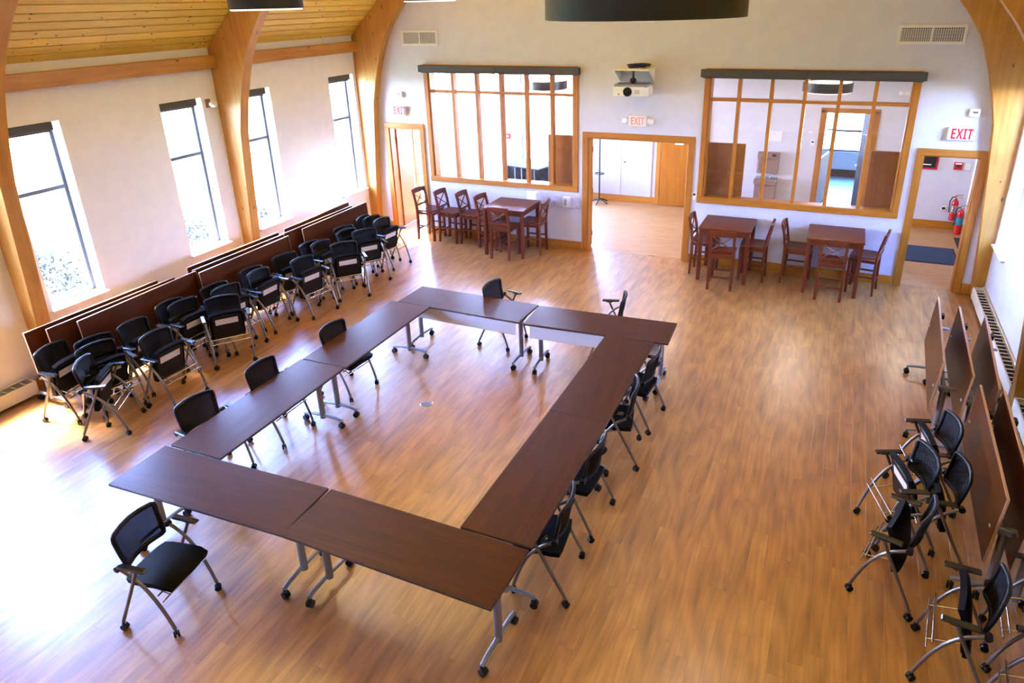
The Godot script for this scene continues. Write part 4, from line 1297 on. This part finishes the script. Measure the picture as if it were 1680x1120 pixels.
func make_chairs():
	var g := "black mesh chairs round the table ring"
	chair(false, -2.67, 9.66, 98, "black chair standing free at the near left corner of the table ring", g)
	chair_b(-3.90, 8.13, 82, "black chair on the window side, nearest of three along the left tables", g, false)
	chair_b(-3.82, 7.29, 90, "black chair on the window side, middle of three along the left tables", g, false)
	chair_b(-3.71, 6.16, 86, "black chair on the window side, farthest of three along the left tables", g, false)
	chair(false, -2.246, 4.229, 82, "black chair behind the far left table, turned sideways", g)
	chair_b(-0.50, 4.02, -80, "black chair seen edge-on behind the far right table", g, false)
	chair(false, 0.085, 5.52, -94, "black chair pushed under the long right tables, farthest of four", g)
	chair(false, 0.0625, 6.28, -78, "black chair pushed under the long right tables, second farthest of four", g)
	chair(false, 0.038, 7.386, -93, "black chair pushed under the long right tables, second nearest of four", g)
	chair(false, 0.047, 8.207, -84, "black chair pushed under the long right tables, nearest of four", g)
	g = "folded black chairs parked along the window wall"
	var L := [
		[-6.50, 7.86, 100, "folded black chair at the left end of the row, by the heater"],
		[-6.22, 7.49, 78, "folded black chair at the back of the leftmost nest of three"],
		[-6.03, 7.62, 80, "folded black chair in the middle of the leftmost nest of three"],
		[-5.77, 8.00, 122, "folded black chair at the front of the leftmost nest, turned sideways"],
		[-6.18, 7.00, 92, "folded black chair against the tabletop, back one of the second pair"],
		[-5.63, 7.13, 90, "folded black chair with clear label, front one of the second pair"],
		[-6.28, 6.34, 90, "folded black chair against the tabletop, back one of the third pair"],
		[-6.12, 6.26, 87, "folded black chair with clear label, front one of the third pair"],
		[-6.18, 5.64, 82, "folded black chair at the back of the fourth nest of three"],
		[-5.97, 5.63, 78, "folded black chair in the middle of the fourth nest of three"],
		[-5.71, 5.93, 52, "folded black chair facing the room, front of the fourth nest"],
		[-6.18, 4.93, 86, "folded black chair against the tabletop, back one of the fifth pair"],
		[-6.00, 4.97, 90, "folded black chair with clear label, front one of the fifth pair"],
		[-6.12, 4.23, 74, "folded black chair against the tabletop near the middle of the row"],
		[-5.75, 4.27, 80, "folded black chair standing out in front near the middle of the row"],
		[-6.16, 3.62, 88, "folded black chair, back one of the pair right of mid row"],
		[-6.00, 3.51, 86, "folded black chair, front one of the pair right of mid row"],
		[-5.58, 3.39, 50, "folded black chair facing the room squarely, front of the sixth nest"],
		[-6.18, 2.64, 76, "folded black chair at the back of the seventh nest"],
		[-6.00, 2.81, 80, "folded black chair in the middle of the seventh nest"],
		[-5.69, 2.67, 56, "folded black chair facing the room, front of the seventh nest"],
		[-6.22, 2.01, 92, "folded black chair at the far right end of the row, rearmost"],
		[-6.06, 1.95, 80, "folded black chair at the far right end of the row, middle one"],
		[-5.80, 2.01, 84, "folded black chair at the far right end of the row, foremost"]]
	for e in L: chair_b(e[0], e[1], e[2], e[3], g)
	g = "folded black chairs parked by the right wall"
	chair_b(3.20, 5.86, -78, "folded black chair behind the others by the right tables, farthest away", g)
	chair_b(2.95, 6.49, -72, "folded black chair in front, second farthest by the right tables", g)
	chair_b(3.20, 6.60, -82, "folded black chair close against the right tabletop", g)
	chair(true, 2.686, 7.261, -106, "folded black chair turned edge-on at the front of the right group", g)
	chair(true, 3.07, 7.95, -97, "folded black chair in the lower right corner of the photo", g)
	chair(true, 3.56, 7.66, -94, "folded black chair half out of frame at the right edge", g)
	chair(true, 3.46, 8.42, -94, "folded black chair with only an arm showing at the bottom right", g)

# ---------------------------------------------------------------- flip-top tables
const TL := 1.848
const TD := 0.61
func make_table(folded: bool, modesty: bool) -> Node3D:
	var t := thing("folding_table" if folded else "meeting_table", "table", "table")
	var cm := Shape.new()
	for e in [-0.014, 0.014]: cm.tube([Vector3(e - 0.011, 0.033, 0), Vector3(e + 0.011, 0.033, 0)], 0.033, 12)
	cm.box(Vector3(0, 0.055, 0), Vector3(0.018, 0.035, 0.05), 0.005)
	cm.rod(Vector3(0, 0.06, 0), Vector3(0, 0.095, 0), 0.009, 8)
	var caster := cm.done()
	for sd in [-1.0, 1.0]:
		var x: float = sd * (TL / 2 - 0.125)
		var s := Shape.new()
		s.tube([Vector3(x, 0.085, 0), Vector3(x, 0.66, 0)], 0.032, 14)
		obj("leg", s, M.silver, t)
		s = Shape.new()
		s.tube([Vector3(x, 0.10, -0.265), Vector3(x, 0.115, -0.2), Vector3(x, 0.125, 0), Vector3(x, 0.115, 0.2), Vector3(x, 0.10, 0.265)], 0.021, 8, 0.8)
		obj("foot", s, M.silver, t)
		for z in [-0.255, 0.255]:
			var c := put("caster", caster, M.black_plastic, t)
			c.position = Vector3(x, 0, z)
			c.rotation.y = 0.6 * sd + z * 3.0
		s = Shape.new()
		s.box(Vector3(x, 0.665, 0), Vector3(0.06, 0.05, 0.10), 0.01)
		s.box(Vector3(x, 0.69, 0), Vector3(0.05, 0.02, 0.22), 0.006)
		obj("flip_bracket", s, M.silver, t)
		if not folded:
			s = Shape.new()
			s.xf = Transform3D(Basis(Vector3.UP, -PI / 2), Vector3(x + sd * 0.045, 0, 0))
			s.prism(PackedVector2Array([Vector2(-0.20, 0.712), Vector2(0.20, 0.712), Vector2(0.09, 0.62), Vector2(-0.09, 0.62)]), -0.004, 0.004)
			obj("end_plate", s, M.modesty, t)
	var beam := Shape.new()
	beam.box(Vector3(0, 0.655, 0), Vector3(TL - 0.25, 0.035, 0.04), 0.006)
	obj("cross_beam", beam, M.silver, t)
	var top := Node3D.new()
	top.name = "top"
	t.add_child(top)
	var s := Shape.new()
	s.off = Vector2(rng.randf() * 5, rng.randf() * 5)
	s.box(Vector3(0, 0, 0), Vector3(TL - 0.004, 0.022, TD - 0.004), 0.003, 0)
	obj("tabletop", s, M.walnut, top)
	s = Shape.new()
	var em: Material = M.edge_light if folded else M.walnut_edge_shade
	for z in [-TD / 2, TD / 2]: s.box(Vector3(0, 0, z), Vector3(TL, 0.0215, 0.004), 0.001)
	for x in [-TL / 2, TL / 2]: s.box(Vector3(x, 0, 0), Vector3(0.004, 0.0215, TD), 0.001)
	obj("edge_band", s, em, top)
	s = Shape.new()
	var lx := -0.46 if folded else 0.16
	var lz := -0.25 if folded else 0.25
	s.box(Vector3(lx, -0.022 if not folded else -0.035, lz), Vector3(0.09, 0.022 if not folded else 0.05, 0.05), 0.006)
	s.box(Vector3(lx + 0.07, -0.018, lz), Vector3(0.03, 0.014, 0.03), 0.004)
	obj("flip_latch", s, M.black_plastic, top)
	if modesty:
		s = Shape.new()
		s.box(Vector3(0, -0.11, 0.255), Vector3(TL - 0.14, 0.19, 0.006), 0.002)
		obj("modesty_panel", s, M.modesty, top)
	if folded:
		top.transform = Transform3D(Basis(Vector3.RIGHT, deg_to_rad(86)), Vector3(0, 0.735, 0.085))
	else:
		top.position = Vector3(0, 0.726, 0)
	return t
func place_table(src: Node3D, used: bool, c: Vector2, ang: float, label: String, group: String) -> Node3D:
	if not used:
		src.position = Vector3(c.x, 0, c.y)
		src.rotation.y = deg_to_rad(ang)
		src.set_meta("label", label)
		src.set_meta("group", group)
		return src
	return again(src, "meeting_table" if String(src.name).begins_with("meeting") else "folding_table", label, Vector3(c.x, 0, c.y), ang, group)

func make_tables():
	var g := "walnut tables set in a ring"
	var a := make_table(false, false)
	place_table(a, false, Vector2(-2.688, 9.005), 1.5, "walnut table at the near left corner of the ring", g)
	place_table(a, true, Vector2(-0.824, 9.005), -1.5, "walnut table at the near right corner of the ring", g)
	place_table(a, true, Vector2(-3.285, 7.762), 90.3, "walnut table on the window side, nearer of two", g)
	place_table(a, true, Vector2(-3.275, 5.90), 90.0, "walnut table on the window side, farther of two", g)
	place_table(a, true, Vector2(-0.180, 7.764), 89.6, "walnut table in the long right side, nearer of two", g)
	place_table(a, true, Vector2(-0.176, 5.912), 90.0, "walnut table in the long right side, farther of two", g)
	var b := make_table(false, true)
	place_table(b, false, Vector2(-2.545, 4.69), -1.8, "walnut table at the far left of the ring, white panel below", g)
	place_table(b, true, Vector2(-0.655, 4.695), 2.5, "walnut table at the far right of the ring, white panel below", g)
	g = "flip-top tables folded along the window wall"
	var f := make_table(true, false)
	# +z of the table turns to the face of the top
	var W := [
		[-6.69, 7.92, -6.65, 6.118, "folded walnut table against the window wall, left trio, rearmost"],
		[-6.54, 7.748, -6.52, 5.945, "folded walnut table against the window wall, left trio, middle"],
		[-6.40, 7.46, -6.43, 5.64, "folded walnut table against the window wall, left trio, foremost"],
		[-6.66, 5.553, -6.60, 3.749, "folded walnut table against the window wall, middle trio, rearmost"],
		[-6.49, 5.609, -6.44, 3.796, "folded walnut table against the window wall, middle trio, middle"],
		[-6.32, 5.653, -6.30, 3.839, "folded walnut table against the window wall, middle trio, foremost"],
		[-6.62, 3.551, -6.67, 1.72, "folded walnut table against the window wall, far trio, rearmost"],
		[-6.46, 3.728, -6.45, 1.92, "folded walnut table against the window wall, far trio, middle"],
		[-6.33, 3.409, -6.34, 1.629, "folded walnut table against the window wall, far trio, foremost"]]
	var used := false
	for e in W:
		var p := Vector2(e[0], e[1]); var q := Vector2(e[2], e[3])
		# near end p (large z), far end q; face looks to +x
		var d := (q - p).normalized()
		var ang := rad_to_deg(atan2(-d.y, d.x))
		var n := Vector2(-d.y, d.x)
		var c := (p + q) / 2 - n * 0.085
		place_table(f, used, c, ang, e[4], g)
		used = true
	g = "flip-top tables folded beside the right wall"
	var R := [
		[3.194, 3.133, 3.10, 4.977, "folded walnut table by the right wall, leftmost and farthest"],
		[3.397, 3.40, 3.335, 5.18, "folded walnut table by the right wall, second from the left at the back"],
		[3.642, 3.576, 3.527, 5.404, "folded walnut table by the right wall, closest to the heater"],
		[3.37, 5.395, 3.324, 7.23, "folded walnut table by the right wall, nearest in full view"],
		[3.56, 5.446, 3.50, 7.28, "folded walnut table at the right edge of the photo"]]
	for e in R:
		var p := Vector2(e[0], e[1]); var q := Vector2(e[2], e[3])
		var d := (q - p).normalized()
		var ang := rad_to_deg(atan2(-d.y, d.x))
		var n := Vector2(-d.y, d.x)
		place_table(f, true, (p + q) / 2 - n * 0.085, ang, e[4], g)

# ---------------------------------------------------------------- counter-height furniture
var bar_src: Node3D
func make_bar_chair() -> Node3D:
	var t := thing("counter_chair", "chair", "chair")
	for sd in [-1.0, 1.0]:
		var s := Shape.new()
		s.off = Vector2(sd, 0.3)
		s.xf = Transform3D(Basis(Vector3.UP, PI / 2), Vector3(sd * 0.185 + 0.0, 0, 0))
		# rear post in the side view: x = -z
		s.prism(PackedVector2Array([Vector2(0.195, 0), Vector2(0.228, 0), Vector2(0.215, 0.35), Vector2(0.212, 0.62), Vector2(0.235, 0.80), Vector2(0.285, 1.03), Vector2(0.255, 1.035), Vector2(0.205, 0.82), Vector2(0.175, 0.64), Vector2(0.172, 0.35)]), -0.022, 0.022)
		obj("rear_post", s, M.cherry, t)
		part_box("front_leg", Vector3(sd * 0.19, 0.295, 0.19), Vector3(0.045, 0.59, 0.045), M.cherry, t, 0.004)
		part_box("side_stretcher", Vector3(sd * 0.187, 0.30, 0.0), Vector3(0.02, 0.03, 0.36), M.cherry, t)
	part_box("front_stretcher", Vector3(0, 0.22, 0.19), Vector3(0.35, 0.03, 0.022), M.cherry, t)
	part_box("rear_stretcher", Vector3(0, 0.22, -0.20), Vector3(0.34, 0.03, 0.022), M.cherry, t)
	part_box("rear_apron", Vector3(0, 0.585, -0.195), Vector3(0.35, 0.06, 0.022), M.cherry, t)
	part_box("front_apron", Vector3(0, 0.565, 0.195), Vector3(0.35, 0.05, 0.022), M.cherry, t)
	for sd in [-1.0, 1.0]: part_box("side_apron", Vector3(sd * 0.19, 0.565, 0.0), Vector3(0.022, 0.05, 0.36), M.cherry, t)
	# saddle seat
	var g := []
	for i in 6:
		var row := []
		for j in 7:
			var u := -1.0 + 2.0 * j / 6.0
			var v := -1.0 + 2.0 * i / 5.0
			row.append(Vector3(u * (0.215 + 0.012 * v), 0.615 + 0.006 * u * u, v * 0.21 * (1.0 - 0.06 * pow(abs(u), 5.0))))
		g.append(row)
	var s := Shape.new()
	s.sheet(g, 0.03)
	obj("seat", s, M.cherry, t)
	# curved top rail and lower rail
	for r in [[0.945, 1.03, -0.262, -0.012, "top_rail"], [0.685, 0.715, -0.20, -0.02, "lower_rail"]]:
		g = []
		for i in 2:
			var row := []
			for j in 9:
				var u := -1.0 + 2.0 * j / 8.0
				row.append(Vector3(u * 0.20, (r[0] if i == 0 else r[1]) + (0.012 * (1 - u * u) if r[4] == "top_rail" and i == 1 else 0.0), r[2] - 0.02 * i + r[3] * (1.0 - u * u)))
			g.append(row)
		s = Shape.new()
		s.sheet(g, 0.024)
		obj(r[4], s, M.cherry, t)
	for sd in [-1.0, 1.0]:
		s = Shape.new()
		s.tube([Vector3(sd * 0.165, 0.71, -0.215), Vector3(0, 0.83, -0.252), Vector3(sd * -0.165, 0.95, -0.268)], 0.013, 6, 0.7)
		obj("cross_brace", s, M.cherry, t)
	return t
func bar_chair(x: float, z: float, ang: float, label: String, group: String):
	if bar_src == null:
		bar_src = make_bar_chair()
		bar_src.position = Vector3(x, 0, z)
		bar_src.rotation.y = deg_to_rad(ang)
		bar_src.set_meta("label", label)
		bar_src.set_meta("group", group)
	else:
		again(bar_src, "counter_chair", label, Vector3(x, 0, z), ang, group)

func make_counter():
	var g := "cherry X-back chairs along the end wall"
	bar_chair(-5.746, 0.30, 85, "cherry X-back chair beside the left doorway, first of four in line", g)
	bar_chair(-5.235, 0.30, 87, "cherry X-back chair second in line from the left doorway", g)
	bar_chair(-4.747, 0.29, 88, "cherry X-back chair third in line from the left doorway", g)
	bar_chair(-4.27, 0.41, 84, "cherry X-back chair fourth in line, at the left tall table", g)
	bar_chair(-3.80, 0.86, 180, "cherry X-back chair with its back to the room at the left tall table", g)
	bar_chair(-3.40, 0.40, -88, "cherry X-back chair at the right side of the left tall table", g)
	bar_chair(-0.10, 0.43, 88, "cherry X-back chair next to the wide doorway at the middle tall table", g)
	bar_chair(0.275, 1.01, -174, "cherry X-back chair with its back to the room at the middle tall table", g)
	bar_chair(0.72, 0.44, -91, "cherry X-back chair at the right side of the middle tall table", g)
	bar_chair(1.43, 0.36, 86, "cherry X-back chair at the left side of the right tall table", g)
	bar_chair(1.978, 0.88, 179, "cherry X-back chair with its back to the room at the right tall table", g)
	bar_chair(2.46, 0.43, -100, "cherry X-back chair next to the right doorway", g)
	bar_chair(2.0, -1.0, 180, "cherry X-back chair in the hall, its rail showing behind the right window", g)
	g = "tall cherry tables along the end wall"
	var src: Node3D
	for e in [[-3.80, 0.51, "tall square cherry table under the left inside window"], [0.262, 0.46, "tall square cherry table nearest the wide doorway on its right"], [1.98, 0.46, "tall square cherry table nearest the right doorway"]]:
		if src:
			again(src, "counter_table", e[2], Vector3(e[0], 0, e[1]), 0, g)
			continue
		src = thing("counter_table", e[2], "table", Vector3(e[0], 0, e[1]), 0, g)
		part_box("top", Vector3(0, 0.925, 0), Vector3(0.86, 0.03, 0.84), M.cherry, src, 0.006)
		for k in [[-1, -1], [1, -1], [1, 1], [-1, 1]]:
			var s := Shape.new()
			s.off = Vector2(k[0], k[1] * 0.7)
			var a := Vector3(k[0] * 0.385, 0.91, k[1] * 0.375)
			s.box(a - Vector3(0, 0.455, 0), Vector3(0.06, 0.91, 0.06), 0.005)
			obj("leg", s, M.cherry, src)
		for z in [-0.375, 0.375]: part_box("apron", Vector3(0, 0.865, z), Vector3(0.71, 0.09, 0.025), M.cherry, src)
		for x in [-0.385, 0.385]: part_box("side_apron", Vector3(x, 0.865, 0), Vector3(0.025, 0.09, 0.69), M.cherry, src)

# ---------------------------------------------------------------- outdoors
func shrub(at: Vector3, r: Vector3, n: int, label: String, seed_: int, big := 1.0):
	var t := thing("shrub", label, "shrub", at, 0, "shrubs outside the windows")
	var q := RandomNumberGenerator.new()
	q.seed = seed_
	var s := Shape.new()
	for i in n:
		var d := Vector3(q.randfn(), q.randfn(), q.randfn()).normalized()
		var p := Vector3(d.x * r.x, r.y + d.y * r.y, d.z * r.z) * 1.0
		p = Vector3(p.x * q.randf_range(0.5, 1.0), max(0.05, p.y * q.randf_range(0.7, 1.05)), p.z * q.randf_range(0.5, 1.0))
		var a := Vector3(q.randfn(), q.randfn(), q.randfn()).normalized()
		var b := a.cross(Vector3(q.randfn(), q.randfn(), q.randfn())).normalized()
		var l := q.randf_range(0.05, 0.10) * big
		var nn := a.cross(b).normalized()
		var uv := Vector2(q.randf(), q.randf())
		s.quad(p, p + a * l * 0.5 + b * l * 0.28, p + a * l, p + a * l * 0.5 - b * l * 0.28, nn, uv, uv + Vector2(0.05, 0), uv + Vector2(0.05, 0.05), uv)
	var o := obj("foliage", s, M.leaf, t)
	o.set_meta("kind", "stuff")
	s = Shape.new()
	for i in 7:
		var d := Vector3(q.randfn() * r.x * 0.4, r.y * q.randf_range(0.9, 1.5), q.randfn() * r.z * 0.4)
		s.tube([Vector3(d.x * 0.2, 0, d.z * 0.2), d * 0.5, d], 0.012, 5)
	obj("stems", s, M.bark, t)

func make_outdoors():
	var s := Shape.new()
	s.box(Vector3(-30.0 - 7.7, -0.35, 4.0), Vector3(60.0, 0.2, 120.0))
	struct("ground_left", s, M.grass, "grass outside the left windows")
	s = Shape.new()
	s.box(Vector3(34.7, -0.35, 4.0), Vector3(60.0, 0.2, 120.0))
	struct("ground_right", s, M.grass, "grass outside the right windows")
	s = Shape.new()
	s.box(Vector3(-8.9, -0.2, 4.0), Vector3(2.4, 0.16, 30.0))
	struct("planting_bed", s, M.concrete, "pale bed of mulch along the wall outside")
	s = Shape.new()
	s.box(Vector3(-10.0, -0.2, -24.0), Vector3(24.0, 0.1, 40.0))
	struct("ground_back", s, M.concrete, "pale paving outside the hall")
	shrub(Vector3(-8.75, -0.1, 6.45), Vector3(0.65, 0.72, 0.85), 5200, "grey green shrub outside the nearest left window", 5)
	shrub(Vector3(-8.8, -0.1, 3.85), Vector3(0.6, 0.60, 0.75), 4200, "leafy shrub outside the window left of the middle arch", 6)
	shrub(Vector3(-8.8, -0.1, 2.2), Vector3(0.6, 0.55, 0.7), 3600, "leafy shrub outside the window right of the middle arch", 7)
	shrub(Vector3(-8.9, -0.1, 0.55), Vector3(0.5, 0.42, 0.6), 2600, "small shrub outside the far window", 8)
	for e in [[-1.6, 21, "unseen tall dark hedge bush added outside the right wall to block sky, farthest"], [1.6, 22, "unseen tall dark hedge bush added outside the right wall to block sky, second farthest"], [4.8, 23, "unseen tall dark hedge bush added outside the right wall to block sky, second nearest"], [8.0, 24, "unseen tall dark hedge bush added outside the right wall to block sky, nearest"]]:
		shrub(Vector3(6.3, -0.25, e[0]), Vector3(0.9, 1.55, 1.3), 7000, e[2], e[1], 3.0)  # added bushes out of view, cutting the sky light through the right windows
	# trees far off
	var q := RandomNumberGenerator.new()
	q.seed = 77
	for e in [[-19.0, -3.0, 4.2, "pale tree far off, seen in the window left of the middle arch"], [-22.0, -9.0, 5.0, "pale tree far off, seen in the window right of the middle arch"], [-17.0, -14.0, 4.0, "pale tree far off, seen in the far window"]]:
		var t := thing("tree", e[3], "tree", Vector3(e[0], -0.25, e[1]), 0, "trees outside")
		s = Shape.new()
		s.tube([Vector3(0, 0, 0), Vector3(0.1, e[2] * 0.35, 0), Vector3(0.0, e[2] * 0.7, 0.1)], 0.14, 8)
		obj("trunk", s, M.bark, t)
		s = Shape.new()
		for i in 3000:
			var d := Vector3(q.randfn(), q.randfn(), q.randfn())
			var p := Vector3(d.x * e[2] * 0.22, e[2] * 0.72 + d.y * e[2] * 0.14, d.z * e[2] * 0.22)
			var a := Vector3(q.randfn(), q.randfn(), q.randfn()).normalized() * 0.16
			var b := a.cross(Vector3(q.randfn(), q.randfn(), q.randfn())).normalized() * 0.06
			var uv := Vector2(q.randf(), q.randf())
			s.quad(p, p + a * 0.5 + b, p + a, p + a * 0.5 - b, a.cross(b).normalized(), uv, uv + Vector2(0.05, 0), uv + Vector2(0.05, 0.05), uv)
		obj("crown", s, M.tree_leaf, t).set_meta("kind", "stuff")

func _ready():
	rng.seed = 20240
	make_view()
	make_materials()
	make_shell()
	make_openings()
	make_hall()
	drum_lamp(Vector3(0.95, 4.435, 9.13), 0.90, 9.0, "large black drum lamp hanging at the top centre of the photo", 0.8, "black drum lamps in the meeting room", 16.0, -0.004)
	drum_lamp(Vector3(-4.42, 4.495, 5.6), 0.82, 6.6, "black drum lamp cut off at the top left, before the middle arch", 0.9, "black drum lamps in the meeting room", 36.0)
	drum_lamp(Vector3(-4.42, 4.55, 1.95), 0.84, 6.6, "black drum lamp with only its lit rim showing at the top edge", 0.7, "black drum lamps in the meeting room", 22.0)
	drum_lamp(Vector3(0.95, 4.60, 5.2), 0.84, 7.1, "black drum lamp over the right side, hidden by the nearer drum", 0.8, "black drum lamps in the meeting room", 30.0)
	drum_lamp(Vector3(1.49, 2.87, -2.0), 0.86, 3.34, "black drum lamp in the hall behind the right inside window", 1.7, "black drum lamps in the hall", 1.5)
	drum_lamp(Vector3(-4.04, 2.79, -2.0), 0.86, 3.34, "black drum lamp in the hall behind the left inside window", 1.7, "black drum lamps in the hall", 1.5)
	drum_lamp(Vector3(-1.3, 2.87, -2.0), 0.86, 3.34, "unseen black drum lamp added to brighten the hall above the wide doorway", 1.4, "black drum lamps in the hall", 1.5)  # added lamp, unseen, to spread more light in the hall
	drum_lamp(Vector3(3.55, 2.87, -2.0), 0.5, 3.34, "unseen black drum lamp added to brighten the hall above the right doorway", 1.0, "black drum lamps in the hall", 1.5)  # second unseen lamp, added to lift the hall light
	make_tables()
	make_chairs()
	make_counter()
	wall_things()
	make_outdoors()
